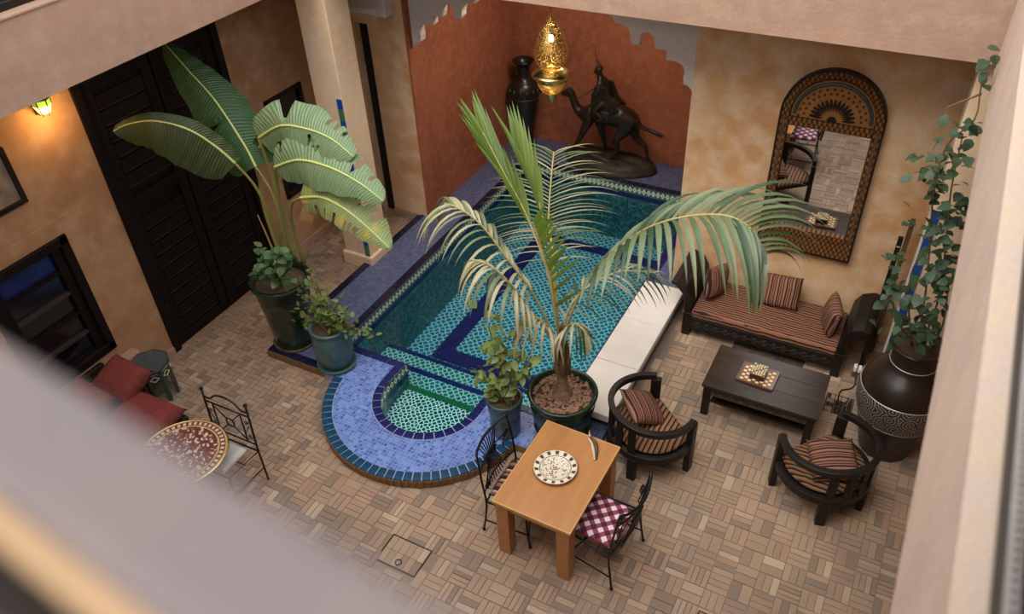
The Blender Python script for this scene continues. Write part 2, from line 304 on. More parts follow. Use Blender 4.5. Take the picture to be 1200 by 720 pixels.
# ---------------------------------------------------------------- mesh helpers
class MB:
    def __init__(s): s.v = []; s.f = []; s.uv = None
    def add(s, vs, fs, m=None):
        o = len(s.v)
        for p in vs: p = Vector(p); s.v.append(tuple(m @ p if m else p))
        s.f += [tuple(i + o for i in f) for f in fs]; return s
    def box(s, x0, x1, y0, y1, z0, z1, m=None):
        return s.add([(x0, y0, z0), (x1, y0, z0), (x1, y1, z0), (x0, y1, z0), (x0, y0, z1), (x1, y0, z1), (x1, y1, z1), (x0, y1, z1)],
                     [(3, 2, 1, 0), (4, 5, 6, 7), (0, 1, 5, 4), (1, 2, 6, 5), (2, 3, 7, 6), (3, 0, 4, 7)], m)
    def tube(s, pts, r, seg=8, caps=True, m=None):
        pts = [Vector(p) for p in pts]; n = len(pts)
        rs = r if isinstance(r, (list, tuple)) else [r] * n
        tan0 = (pts[1] - pts[0]).normalized(); up = Vector((0, 0, 1)) if abs(tan0.z) < .9 else Vector((1, 0, 0))
        nrm = tan0.cross(up).normalized(); vs = []
        for i, p in enumerate(pts):
            t = (pts[min(i + 1, n - 1)] - pts[max(i - 1, 0)]).normalized()
            nrm = (nrm - t * nrm.dot(t)).normalized(); b = t.cross(nrm)
            for k in range(seg): a = 2 * PI * k / seg; vs.append(p + (nrm * math.cos(a) + b * math.sin(a)) * rs[i])
        fs = [(i * seg + k, i * seg + (k + 1) % seg, (i + 1) * seg + (k + 1) % seg, (i + 1) * seg + k) for i in range(n - 1) for k in range(seg)]
        if caps: fs += [tuple(reversed(range(seg))), tuple(range((n - 1) * seg, n * seg))]
        return s.add(vs, fs, m)
    def lathe(s, prof, seg=32, m=None, closed=False):
        vs = []; n = len(prof)
        for r, z in prof:
            for k in range(seg): a = 2 * PI * k / seg; vs.append((r * math.cos(a), r * math.sin(a), z))
        fs = [(i * seg + k, i * seg + (k + 1) % seg, (i + 1) * seg + (k + 1) % seg, (i + 1) * seg + k) for i in range(n - 1) for k in range(seg)]
        if closed: fs += [((n - 1) * seg + k, (n - 1) * seg + (k + 1) % seg, (k + 1) % seg, k) for k in range(seg)]
        return s.add(vs, fs, m)
    def prism(s, poly, d0, d1, axis='z', holes=(), m=None):
        """extrude a 2-D polygon (with holes) along axis; poly coords are the other two axes in order"""
        def P(a, b, d): return {'z': (a, b, d), 'y': (a, d, b), 'x': (d, a, b)}[axis]
        loops = [list(poly)] + [list(h) for h in holes]
        flat = [q for l in loops for q in l]; tris = tessellate_polygon([[Vector((a, b, 0)) for a, b in l] for l in loops]); k = len(flat)
        vs = [P(a, b, d0) for a, b in flat] + [P(a, b, d1) for a, b in flat]
        fs = [tuple(t) for t in tris] + [tuple(i + k for i in reversed(t)) for t in tris]
        o = 0
        for l in loops:
            nn = len(l); fs += [(o + i, o + (i + 1) % nn, o + (i + 1) % nn + k, o + i + k) for i in range(nn)]; o += nn
        return s.add(vs, fs, m)
    def ball(s, c, r, seg=10, rings=6, m=None):
        c = Vector(c); rr = r if isinstance(r, (tuple, list)) else (r, r, r)
        prof = [(math.sin(PI * i / rings), -math.cos(PI * i / rings)) for i in range(rings + 1)]
        vs = []
        for q, z in prof:
            q = max(q, .001)
            for k in range(seg): a = 2 * PI * k / seg; vs.append((c.x + rr[0] * q * math.cos(a), c.y + rr[1] * q * math.sin(a), c.z + rr[2] * z))
        fs = [(i * seg + k, i * seg + (k + 1) % seg, (i + 1) * seg + (k + 1) % seg, (i + 1) * seg + k) for i in range(rings) for k in range(seg)]
        return s.add(vs, fs, m)
    def mesh(s, name, mat, smooth=False, fix=True):
        me = bpy.data.meshes.new(name); me.from_pydata(s.v, [], s.f)
        if fix:
            bm = bmesh.new(); bm.from_mesh(me); bmesh.ops.recalc_face_normals(bm, faces=bm.faces); bm.to_mesh(me); bm.free()
        if s.uv: 
            l = me.uv_layers.new(name='UVMap'); 
            for lp in me.loops: l.data[lp.index].uv = s.uv[lp.vertex_index]
        if mat: me.materials.append(mat if not isinstance(mat, str) else M[mat])
        if smooth: me.polygons.foreach_set('use_smooth', [True] * len(me.polygons)); me.update()
        return me
def rz(a): return Matrix.Rotation(a, 4, 'Z')
def tr(x, y, z): return Matrix.Translation((x, y, z))
def O(name, mb, mat=None, parent=None, bev=0., smooth=False, kind=None, label=None, loc=None, rot=None, sub=0):
    me = mb if isinstance(mb, bpy.types.Mesh) else mb.mesh(name, mat, smooth, fix=not (mb.uv))
    o = bpy.data.objects.new(name, me); COL.objects.link(o)
    if parent: o.parent = parent
    if loc is not None: o.location = loc
    if rot is not None: o.rotation_euler = rot
    if bev:
        b = o.modifiers.new('edge', 'BEVEL'); b.width = bev; b.segments = 2; b.limit_method = 'ANGLE'; b.angle_limit = .6
    if sub: q = o.modifiers.new('round', 'SUBSURF'); q.levels = sub; q.render_levels = sub
    if kind: o['kind'] = kind
    if label: o['label'] = label
    return o
def T(name, label, cat, loc=(0, 0, 0), rotz=0., group=None):
    o = bpy.data.objects.new(name, None); COL.objects.link(o); o.location = loc; o.rotation_euler = (0, 0, rotz); o.empty_display_size = .1
    return tag(o, label, cat, group)
def tag(o, label, cat, group=None):
    o['label'] = label; o['category'] = cat
    if group: o['group'] = group
    return o
def S(name, mb, mat, parent=None, **kw):
    o = O(name, mb, mat, parent, **kw)
    if not parent: o['kind'] = 'structure'
    return o
def clone(root, label, loc, rotz, group=None):
    r = root.copy(); COL.objects.link(r); r.location = loc; r.rotation_euler = (0, 0, rotz); r['label'] = label
    for ch in list(root.children):
        c = ch.copy(); COL.objects.link(c); c.parent = r
        for g in ch.children: d = g.copy(); COL.objects.link(d); d.parent = c
    return r
def box(x0, x1, y0, y1, z0, z1): return MB().box(x0, x1, y0, y1, z0, z1)
def smoothpath(pts, n=6):
    pts = [Vector(p) for p in pts]; out = []
    for i in range(len(pts) - 1):
        p0, p1, p2, p3 = pts[max(i - 1, 0)], pts[i], pts[i + 1], pts[min(i + 2, len(pts) - 1)]
        for k in range(n):
            t = k / n; out.append(.5 * ((2 * p1) + (p2 - p0) * t + (2 * p0 - 5 * p1 + 4 * p2 - p3) * t * t + (3 * p1 - p0 - 3 * p2 + p3) * t ** 3))
    out.append(pts[-1]); return out

# ================================================================ STRUCTURE
YB, XL, XR, ZB, ZT = 8.45, -7.5, 1.75, 4.0, 4.65
# --- floor bed with the hole for the pool
fb = MB()
for a in ((XL - .3, XR + .2, -.2, 4.45), (XL - .3, -4.8, 4.45, 5.5), (-3.4, XR + .2, 4.45, 5.5), (XL - .3, -5.62, 5.5, 10.62), (-2.62, XR + .2, 5.5, 10.62), (XL - .3, XR + .2, 10.62, 11.7)):
    fb.box(*a, -.16, -.006)
floor = S('floor', fb, 'grout')
# circle data
CC = Vector((-4.1, 5.2)); RO, RI = 1.21, .56
def inplat(x, y, m=.0):
    if -6.36 - m < x < -2.02 + m and y > 5.0 - m: return True
    return (x - CC.x) ** 2 + (y - CC.y) ** 2 < (RO + m) ** 2
hatches = [(-3.47, -3.02, 3.21, 3.53), (-.09, .2, 6.99, 7.30), (-.57, -.2, 3.7, 4.06)]
def inhatch(x, y):
    return any(a - .0 < x < b + .0 and c < y < d for a, b, c, d in hatches)
bricks = []; btone = {}
B = .195; gap = .0028
for i in range(-40, 12):
    for j in range(5, 46):
        x0, y0 = i * B, j * B
        if x0 < XL - .2 or x0 > XR or y0 > YB: continue
        if x0 < -4.9: continue
        bt = random.random(); nb = random.choice((3, 3, 3, 2, 4)); par = (i + j) % 2 if random.random() > .1 else random.randrange(2)
        for k in range(nb):
            w = B / nb
            if par: bx = (x0, x0 + B, y0 + k * w, y0 + (k + 1) * w)
            else: bx = (x0 + k * w, x0 + (k + 1) * w, y0, y0 + B)
            bricks.append(bx); btone[bx] = (bt + random.gauss(0, .14)) % 1.0
w = .07
# 2:1 herringbone on the left of the court
hb = set()
for a in range(-140, 140):
    for b in range(-60, 60):
        # L-shaped pair of 3:1 bricks, period vectors (w,w) and (3w,-3w)
        ox, oy = (a + 2 * b) * w, (a - 2 * b) * w
        for q in ((ox, ox + 2 * w, oy, oy + w), (ox, ox + w, oy + w, oy + 3 * w)):
            cx, cy = (q[0] + q[1]) / 2, (q[2] + q[3]) / 2
            if q[1] <= -4.83 and q[0] > XL - .15 and 1.2 < cy < YB + .1: hb.add(tuple(round(t, 4) for t in q))
bricks += sorted(hb)
keep = []
for q in bricks:
    cx, cy = (q[0] + q[1]) / 2, (q[2] + q[3]) / 2
    if inplat(cx, cy, -.02) or inhatch(cx, cy): continue
    if cy < 1.2 or cx > XR or cx < XL: continue
    keep.append(q)
def camdist(q):
    c = Vector(((q[0] + q[1]) / 2, (q[2] + q[3]) / 2, 0)) - CAM
    u, v, w_ = r0.dot(c), r1.dot(c), r2.dot(c)
    if w_ <= 0: return 1e9
    px, py = u / w_ * FPX + 600, v / w_ * FPX + 360
    hid = py > 395 + .6 * px - 15 or px > 1170 - .195 * (py - 55) + 20 or px < 0 or py > 720
    return c.length + (1000 if hid else 0)
keep.sort(key=camdist)
def brickmesh(name, bs, mat, attr):
    v = []; f = []; tone = []
    for q in bs:
        a, b, c, d = q[0] + gap / 2, q[1] - gap / 2, q[2] + gap / 2, q[3] - gap / 2
        h = random.uniform(-.002, .003); o = len(v); e = .003; j = [random.uniform(-.0018, .0018) for _ in range(4)]
        v += [(a, c, -.012), (b, c, -.012), (b, d, -.012), (a, d, -.012), (a + e, c + e, h + j[0]), (b - e, c + e, h + j[1]), (b - e, d - e, h + j[2]), (a + e, d - e, h + j[3])]
        f += [(o + 4, o + 5, o + 6, o + 7), (o, o + 1, o + 5, o + 4), (o + 1, o + 2, o + 6, o + 5), (o + 2, o + 3, o + 7, o + 6), (o + 3, o, o + 4, o + 7)]
        tone += [btone.get(q, random.random())] * 5
    me = bpy.data.meshes.new(name); me.from_pydata(v, [], f); me.materials.append(M[mat])
    if attr:
        at_ = me.attributes.new('tone', 'FLOAT', 'FACE'); at_.data.foreach_set('value', tone)
    return me
NI = 300
for k, q in enumerate(keep[:NI]):
    sx, sy = (q[1] - q[0]), (q[3] - q[2]); key = (round(sx, 3), round(sy, 3))
    if k < 0: pass
    if not hasattr(brickmesh, 'cache'): brickmesh.cache = {}
    v_ = (key, random.randrange(3))
    if v_ not in brickmesh.cache: brickmesh.cache[v_] = brickmesh('brick', [(-sx / 2, sx / 2, -sy / 2, sy / 2)], 'brick_obj', False)
    O('brick', brickmesh.cache[v_], None, floor, loc=((q[0] + q[1]) / 2, (q[2] + q[3]) / 2, 0))
O('brick_field', brickmesh('brick_field', keep[NI:], 'brick_stuff', True), None, floor, kind='stuff')

# --- walls
def holed(poly, holes, d0, d1, axis): return MB().prism(poly, d0, d1, axis, holes)
def rect(a, b, c, d): return [(a, c), (b, c), (b, d), (a, d)]
# left wall (x = -7.5), openings: window_1, door_1, window_2
S('wall_left', holed(rect(-.5, YB + .1, -.1, 4.3), [rect(2.9, 3.9, .65, 2.2), rect(4.56, 6.56, .0 + .001, 3.6), rect(7.0, 7.72, .88, 2.33)], XL - .25, XL, 'x'), 'ochre_plaster')
# back wall with the niche opening and the dark door slot
S('wall_back', holed([(XL - .2, -.1), (-7.0, -.1), (-7.0, 2.95), (-6.79, 2.95), (-6.79, -.1), (-6.165, -.1), (-6.165, 4.3), (-2.335, 4.3), (-2.335, -.1), (XR, -.1), (XR, 4.6), (XL - .2, 4.6)], [], YB, YB + .22, 'y'), 'lit_ochre_plaster')
S('wall_right', box(XR, XR + .2, -.5, YB + .2, -.1, 4.3), 'ochre_plaster')
S('wall_near', box(XL - .2, XR + .2, -.1, .12, -.1, 5.95), 'pink_plaster')
# niche
S('wall_niche_left', box(-6.4, -6.19, YB + .02, 11.7, -.2, 4.2), 'red_plaster')
S('wall_niche_right', box(-2.335, -2.1, YB + .2, 11.7, -.2, 4.2), 'red_plaster')
S('wall_niche_back', box(-6.4, -2.1, 11.42, 11.6, -.2, 4.2), 'red_plaster')
S('trim_1', box(-6.195, -6.16, YB - .004, YB + .24, .1, 4.1), 'red_plaster')
S('ceiling_niche', box(-6.4, -2.1, YB + .2, 11.7, 4.1, 4.3), 'white_plaster')
# scalloped arch plate: right half and left half
sr = [(-3.6, 4.1), (-3.52, 3.62), (-3.40, 3.46), (-3.352, 3.434), (-3.316, 3.378)]
def arc(p, q, bulge, n=7):
    p, q = Vector(p), Vector(q); mid = (p + q) / 2; nrm = Vector((-(q - p).y, (q - p).x)); c = []
    for i in range(1, n): t = i / n; c.append(tuple(p.lerp(q, t) + nrm * bulge * 4 * t * (1 - t)))
    return c
sr += arc(sr[-1], (-3.125, 3.20), .28) + [(-3.125, 3.20), (-3.10, 3.163), (-3.017, 3.165), (-3.012, 3.23)]
sr += arc(sr[-1], (-2.936, 3.33), .22, 4) + [(-2.936, 3.33)] + arc((-2.936, 3.33), (-2.845, 3.22), .22, 4) + [(-2.845, 3.22), (-2.827, 3.153), (-2.694, 3.152), (-2.69, 3.04), (-2.585, 3.041)]
sr += arc(sr[-1], (-2.474, 2.87), .28) + [(-2.474, 2.87), (-2.462, 2.79)] + arc((-2.462, 2.79), (-2.356, 2.70), .2, 4) + [(-2.335, 2.69), (-2.335, 4.1)]
cxm = (-2.335 - 6.165) / 2
arch = sr + [(2 * cxm - x, z) for x, z in reversed(sr)]
arch = sr + [(2 * cxm - x + .02, z) for x, z in reversed(sr)][0:]
S('trim_2', MB().prism(arch, YB + .08, YB + .2, 'y'), 'white_plaster')

# gallery bands (upper storey fronts) and the gallery ceiling behind them
S('wall_gallery_left', MB().box(-6.6, -6.3, -.5, 7.08, ZB, ZT), 'pink_plaster')
S('wall_gallery_back', MB().box(-7.7, 1.9, 7.08, 7.4, ZB, 5.6), 'pink_plaster')
ZR = 4.88
gr = MB().prism([(.343, 0.1), (.437, 8.6), (.80, 8.6), (.80, 0.1)], ZB, ZR - .012, 'z'); S('wall_gallery_right', gr, 'pale_pink_plaster')
gt = MB().prism([(.338, 0.1), (.432, 8.6), (.545, 8.6), (.415, .1)], ZR - .012, ZR + .02, 'z'); S('trim_3', gt, 'sill_cream', bev=.006)
S('trim_4', MB().box(-6.42, -6.285, -.5, 7.08, ZT, ZT + .03), 'pink_plaster', bev=.01)
S('ceiling_gallery', MB().box(XL - .2, -6.55, -.5, YB + .2, ZB + .03, ZB + .2).box(-6.55, .6, 7.35, YB + .2, ZB + .03, ZB + .2).box(.6, XR + .2, -.5, YB + .2, ZB + .03, ZB + .2), 'wood_door')
# glazed upper storey: left
up = T('gallery_window', 'dark framed upstairs window strip above the plaster band on the left', 'window', (-6.42, 0, ZT + .03))
O('glass', box(-.05, -.03, -.4, 7.0, 0, 1.3), 'black_glass', up)
O('frame_rail', box(-.06, .03, -.4, 7.0, 0, .07), 'wood_black', up, bev=.01)
O('frame_rail', box(-.06, .015, -.4, 7.0, .14, .19), 'frame_grey', up, bev=.01)
O('frame_rail', box(-.06, .03, -.4, 7.0, .62, .70), 'wood_black', up, bev=.01)
for k in range(5): O('mullion', box(-.06, .02, .6 + k * 1.5, .68 + k * 1.5, .19, 1.3), 'wood_black', up)
# right side window frame behind the sill
wr = T('balcony_window', 'grey beaded window frame standing on the right-hand sill', 'window', (.416, 0, ZR + .02), -.0129)
O('frame', box(0, .010, .12, 8.0, 0, .05), 'steel', wr)
O('frame_rail', box(.010, .045, .12, 8.0, 0, .05), 'frame_grey', wr)
bd = MB()
for k in range(190): bd.ball((.030, .2 + k * .03, .053), (.009, .011, .010), 6, 4)
O('beading', bd, 'frame_grey', wr, smooth=True)
O('frame_post', box(.052, .075, .12, 8.0, 0, .09), 'steel', wr)
O('frame_panel', box(.075, .5, .12, 8.0, 0, .02), 'frame_grey', wr)
S('wall_light_shaper', MB().box(-7.7, -6.47, -.5, 7.4, ZT + 1.3, 6.6).box(-7.7, 2.2, 7.3, 7.7, 5.6, 6.6).box(1.0, 2.2, -.5, 7.4, ZT, 6.4).box(-7.7, -6.6, -.5, 7.4, ZB + .2, ZT + .2), 'pink_plaster')  # unseen upper walls, built up to shape the sky light
S('ceiling_sky_blocker', MB().box(-7.7, 2.2, -.6, .75, 7.7, 7.9).box(.75, 2.2, .75, 7.7, 6.4, 6.6).box(-7.7, -6.5, .75, 7.7, 6.6, 6.8), 'pink_plaster')  # unseen eaves, added to cut sky light on the sill and galleries
# near sill (out of focus): wide plaster top, inner lip tinted for warm indoor light, dark frame below
a0, a1 = at(0, 392, z=6.27), at(540, 716, z=6.27); d = (a1 - a0); dn = d.normalized(); nn = Vector((-dn.y, dn.x, 0))
if nn.y > 0: nn = -nn
q0, q1 = a0 - dn * .8, a1 + dn * 1.2
def strip(o0, o1, z0, z1):
    P = [q0 + nn * o0, q1 + nn * o0, q1 + nn * o1, q0 + nn * o1]
    return MB().prism([(p.x, p.y) for p in P], z0, z1, 'z')
S('trim_5', strip(.0, .073, 6.1, 6.27), 'grey_plaster', bev=.012)
S('trim_6', strip(.073, .087, 6.1, 6.257), 'warm_light_lip', bev=.004)
S('trim_7', strip(.087, .115, 6.08, 6.235), 'wood_black')
S('trim_8', strip(.115, .26, 6.05, 6.2), 'sill_cream')
# columns
S('column', MB().prism(rect(-6.68, -6.25, 7.08, 7.50), 0, ZB + .02, 'z'), 'column_plaster', bev=.012)
S('column_foot', MB().prism(rect(-6.72, -6.21, 7.04, 7.54), 0, .22, 'z'), 'column_plaster', bev=.02)
S('pillar', MB().prism(rect(.33, .80, 7.24, 7.66), 0, ZB + .02, 'z'), 'column_plaster', bev=.012)
S('wall_return', MB().prism([(.80, 7.35), (1.75, 7.35), (1.75, 7.5), (.80, 7.5)], 0, ZB + .02, 'z'), 'ochre_plaster')
# tiled corner strips
def tilestrip(lab, x, y, z0, z1, n, w_):
    t = T('tile_strip', lab, 'tile strip', (x, y, 0)); hh = (z1 - z0) / n
    for k in range(n):
        O('tile', box(0, w_, 0, .02, z0 + k * hh + .004, z0 + (k + 1) * hh - .004), ('tile_blue', 'tile_green')[(n - 1 - k) % 2], t, bev=.003)
    O('edging', box(-.02, 0, .0, .02, z0, z1), 'white_plaster', t)
tilestrip('blue and green tile strip up the corner of the left column', -6.33, 7.068, .1, 2.55, 17, .075)
tilestrip('blue and green tile strip up the pillar behind the big urn', .335, 7.228, .1, 2.57, 17, .075)
# plinths / skirting
S('baseboard_left', MB().box(XL, XL + .035, 6.6, YB, 0, .12).box(XL, XL + .03, 4.1, 4.56, 0, .1), 'pink_plaster', bev=.008)
S('baseboard_back', MB().box(XL, -7.0, YB - .03, YB, 0, .1).box(-6.79, -6.3, YB - .03, YB, 0, .12), 'pink_plaster', bev=.008)
S('trim_9', MB().prism([(2.7, .50), (4.045, .50), (4.045, 2.38), (2.7, 2.38)], XL, XL + .02, 'x', [rect(2.9, 3.9, .65, 2.2)]), 'ochre_plaster', bev=.006)
S('trim_10', MB().box(XL, XL + .16, 2.7, 4.06, .42, .50), 'pink_plaster', bev=.01)
# dark room behind openings
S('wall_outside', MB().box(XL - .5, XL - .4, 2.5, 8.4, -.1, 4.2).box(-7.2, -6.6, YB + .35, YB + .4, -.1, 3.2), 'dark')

# --- doors & windows
d1 = T('door_1', 'very tall dark double door with rows of horizontal slats', 'door', (XL, 0, 0)); d1['kind'] = 'structure'
O('door_frame', MB().box(-.1, .03, 4.56, 4.66, 0, 3.6).box(-.1, .03, 6.46, 6.56, 0, 3.6).box(-.1, .03, 4.56, 6.56, 3.5, 3.6), 'wood_door', d1, bev=.008)
for s0, s1 in ((4.67, 5.56), (5.58, 6.45)):
    dl = O('door_leaf', MB().box(-.10, -.05, s0, s1, .01, 3.5).box(-.05, -.012, s0, s0 + .13, .01, 3.5).box(-.05, -.012, s1 - .13, s1, .01, 3.5).box(-.05, -.014, s0 + .13, s1 - .13, .01, .16).box(-.05, -.014, s0 + .13, s1 - .13, 1.98, 2.12).box(-.05, -.014, s0 + .13, s1 - .13, 3.38, 3.5), 'wood_door', d1, bev=.006)
    z = .2
    while z < 3.3:
        if not 1.84 < z < 2.12:
            v = MB().add([(-.05, s0 + .14, z), (-.05, s1 - .14, z), (-.018, s1 - .14, z + .01), (-.018, s0 + .14, z + .01), (-.05, s0 + .14, z + .15), (-.05, s1 - .14, z + .15), (-.03, s1 - .14, z + .15), (-.03, s0 + .14, z + .15)],
                         [(0, 1, 2, 3), (3, 2, 6, 7), (7, 6, 5, 4), (0, 3, 7, 4), (1, 5, 6, 2)])
            O('slat', v, 'wood_door', dl)
            O('slat_highlight', box(-.024, -.014, s0 + .15, s1 - .15, z - .002, z + .005), 'door_edge', dl)  # pale strip that paints the highlight along the slat ridge
        z += .185
O('handle', MB().tube([(.0, 5.47, 1.02), (.05, 5.47, 1.05), (.05, 5.47, 1.2), (.0, 5.47, 1.23)], .009), 'iron', d1, smooth=True)
for k in range(2): O('hinge', box(-.02, .02, 4.64, 4.70, .6 + k * 1.7, .72 + k * 1.7), 'iron', d1)
w1 = T('window_1', 'dark low window with blue glass left of the big door', 'window', (XL, 0, 0)); w1['kind'] = 'structure'
O('window_frame', MB().box(-.08, .045, 2.9, 3.0, .65, 2.2).box(-.08, .045, 3.8, 3.9, .65, 2.2).box(-.08, .045, 2.9, 3.9, .65, .76).box(-.08, .045, 2.9, 3.9, 2.1, 2.2), 'wood_door', w1, bev=.012)
sash = O('sash', MB().box(-.08, .0, 3.0, 3.08, .76, 2.1).box(-.08, .0, 3.70, 3.80, .76, 2.1), 'wood_door', w1, bev=.008)
zz = [.76, 1.02, 1.28, 1.55, 1.82, 2.1]
for k in range(5):
    O('pane', box(-.07, -.05, 3.08, 3.70, zz[k], zz[k + 1]), 'blue_glass' if k == 4 else 'black_glass', sash)
    O('glazing_bar', box(-.07, -.005, 3.08, 3.70, zz[k] - .018, zz[k] + .018), 'door_edge' if k in (1, 3) else 'wood_door', sash)
w2 = T('window_2', 'black framed window on the left wall behind the banana leaves', 'window', (XL, 0, 0)); w2['kind'] = 'structure'
O('window_frame', MB().box(-.05, .03, 7.0, 7.06, .88, 2.33).box(-.05, .03, 7.66, 7.72, .88, 2.33).box(-.05, .03, 7.0, 7.72, .88, .94).box(-.05, .03, 7.0, 7.72, 2.27, 2.33), 'wood_black', w2, bev=.008)
O('pane', box(-.03, -.01, 7.06, 7.66, .94, 2.27), 'black_glass', w2)
d2 = T('door_2', 'narrow black door slot in the back wall beside the column', 'door', (0, YB, 0)); d2['kind'] = 'structure'
O('door_leaf', box(-7.02, -6.77, .10, .14, 0, 2.95), 'dark', d2)
O('handle', box(-6.83, -6.81, .07, .10, 1.4, 1.5), 'silver', d2)
# white appliance above the slot
ac = T('air_conditioner', 'white wall unit above the narrow black door slot', 'air conditioner', (-6.66, YB, 3.12))
O('casing', box(-.34, .34, -.2, 0, .02, .34), 'white_plaster', ac, bev=.02)
O('flap', box(-.32, .2, -.212, -.2, .05, .12), 'white_plastic', ac, bev=.005)
O('bracket', box(-.34, .1, -.15, 0, -.03, .018), 'column_plaster', ac)
# ================================================================ POOL
pool = T('pool', 'blue tiled plunge pool with a half-round step alcove in front', 'pool', (0, 0, 0))
PX0, PX1, PY0, PY1 = -5.58, -2.66, 5.55, 10.55; ZD = .1
def circ(r, a0, a1, n, c=CC): return [(c.x + r * math.cos(a0 + (a1 - a0) * i / n), c.y + r * math.sin(a0 + (a1 - a0) * i / n)) for i in range(n + 1)]
aL = math.asin((5.0 - CC.y) / RO)           # where the circle meets the straight front edge y = 5.0
ocirc = circ(RO, PI - aL, 2 * PI + aL, 40)
outer = [(-6.36, 5.02)] + ocirc + [(-2.09, 5.0), (-2.09, YB), (-2.335, YB), (-2.335, 11.42), (-6.19, 11.42), (-6.19, YB), (-6.36, YB)]
icirc = circ(RI, PI, 2 * PI, 24)
EE = .004
hole = [(PX0 + EE, PY0 + EE), (CC.x - RI + EE, PY0 + EE)] + circ(RI - EE, PI, 2 * PI, 24) + [(CC.x + RI - EE, PY0 + EE), (PX1 - EE, PY0 + EE), (PX1 - EE, PY1 - EE), (PX0 + EE, PY1 - EE)]
# half disc of light blue mosaic and the violet deck are two surfaces of the surround
front_o = [(-5.46, 5.0)] + [p for p in ocirc] + [(-2.75, 5.0), (-2.75, PY0), (CC.x + RI, PY0)] + list(reversed(icirc)) + [(CC.x - RI, PY0), (-5.46, PY0)]
O('blue_mosaic_apron', MB().prism(front_o, 0.0, ZD, 'z'), 'blue_mosaic', pool)
dk = MB().box(-6.36, -5.46, 5.02, PY0, 0, ZD).box(-6.36, PX0, PY0, YB, 0, ZD).box(-6.19, PX0, YB, 11.42, 0, ZD).box(PX0, -2.335, PY1, 11.42, 0, ZD).box(PX1, -2.335, YB, PY1, 0, ZD).box(PX1, -2.09, PY0, YB, 0, ZD).box(-2.75, -2.09, 5.0, PY0, 0, ZD)
O('violet_deck', dk, 'violet_mosaic', pool)
GT = .011
def tile_row(p, q, depth, side, mat, n=None, z=ZD, pitch=.115):
    """square tiles from p to q, laid to one side of the line"""
    p, q = Vector(p), Vector(q); L = (q - p).length; n = n or max(1, round(L / pitch)); t = (q - p) / L; nr = Vector((-t.y, t.x)) * side
    for i in range(n):
        a = p + t * (L * i / n + GT / 2); b = p + t * (L * (i + 1) / n - GT / 2)
        P = [a + nr * GT / 2, b + nr * GT / 2, b + nr * (depth - GT / 2), a + nr * (depth - GT / 2)]
        c = sum(P, Vector((0, 0))) / 4
        O('rim_tile', MB().prism([tuple(v - c) for v in P], 0, .012, 'z'), mat, pool, loc=(c.x, c.y, z))
def tile_arc(r0_, r1_, a0, a1, n, mat, z=ZD):
    for i in range(n):
        b0 = a0 + (a1 - a0) * i / n; b1 = a0 + (a1 - a0) * (i + 1) / n; g = GT / 2
        P = [(CC.x + r * math.cos(b), CC.y + r * math.sin(b)) for r, b in ((r0_ + g, b0 + g / r0_), (r0_ + g, b1 - g / r0_), (r1_ - g, b1 - g / r1_), (r1_ - g, b0 + g / r1_))]
        c = (sum(p[0] for p in P) / 4, sum(p[1] for p in P) / 4)
        O('rim_tile', MB().prism([(p[0] - c[0], p[1] - c[1]) for p in P], 0, .012, 'z'), mat, pool, loc=(c[0], c[1], z))
tile_arc(RO - .11, RO + .012, PI - aL, 2 * PI + aL, 34, 'petrol_tile')
tile_arc(RI - .006, RI + .10, PI, 2 * PI, 17, 'navy_tile')
tile_row((CC.x - RI, 5.2), (CC.x - RI, PY0), .10, 1, 'navy_tile', 3)
tile_row((CC.x + RI, 5.2), (CC.x + RI, PY0), .10, -1, 'navy_tile', 3)
tile_row((PX0, PY0), (CC.x - RI - .1, PY0), .10, -1, 'navy_tile', 7)
tile_row((CC.x + RI + .1, PY0), (PX1, PY0), .10, -1, 'navy_tile', 7)
tile_row((PX0, PY0), (PX0, PY1), .12, 1, 'night_tile', 42)
tile_row((PX0 - .12, PY1), (PX1, PY1), .12, 1, 'night_tile', 26)
tile_row((PX1, PY0), (PX1, PY1), .11, -1, 'navy_tile', 40)
tile_row((-6.36, 5.12), (-6.36, YB), .11, -1, 'night_tile', 28)
tile_row((-6.36, 5.02), (-5.3, 5.02), .11, 1, 'night_tile', 9)
# grout strips under the rim tiles
gb = MB()
for a in ((RO - .11, RO + .004, PI - aL, 2 * PI + aL, 40), (RI, RI + .10, PI, 2 * PI, 24)):
    o_ = circ(a[1], a[2], a[3], a[4]); i_ = circ(a[0], a[2], a[3], a[4]); gb.prism(o_ + list(reversed(i_)), ZD, ZD + .006, 'z')
O('rim_grout', gb, 'tile_grout', pool)
# brown riser tiles round the outside
RIS = circ(RO + .004, PI - aL, 2 * PI + aL, 44)
path = [(-6.36, YB), (-6.36, 5.02), (-5.3, 5.02)] 
for i in range(44):
    a, b = Vector(RIS[i]), Vector(RIS[i + 1]); t = (b - a).normalized(); nr = Vector((t.y, -t.x)); a2 = a + t * .003; b2 = b - t * .003
    P = [a2, b2, b2 + nr * .012, a2 + nr * .012]; c = (a + b) / 2
    O('riser_tile', MB().prism([tuple(p - c) for p in P], .004, ZD - .004, 'z'), 'brown_riser', pool, loc=(c.x, c.y, 0))
for i in range(8): O('riser_tile', box(.003, .129, -.012, 0, .004, ZD - .004), 'brown_riser', pool, loc=(-6.36 + i * .132, 5.02, 0))
for i in range(4): O('riser_tile', box(.003, .167, -.012, 0, .004, ZD - .004), 'brown_riser', pool, loc=(-2.88 + i * .17, 5.0, 0))
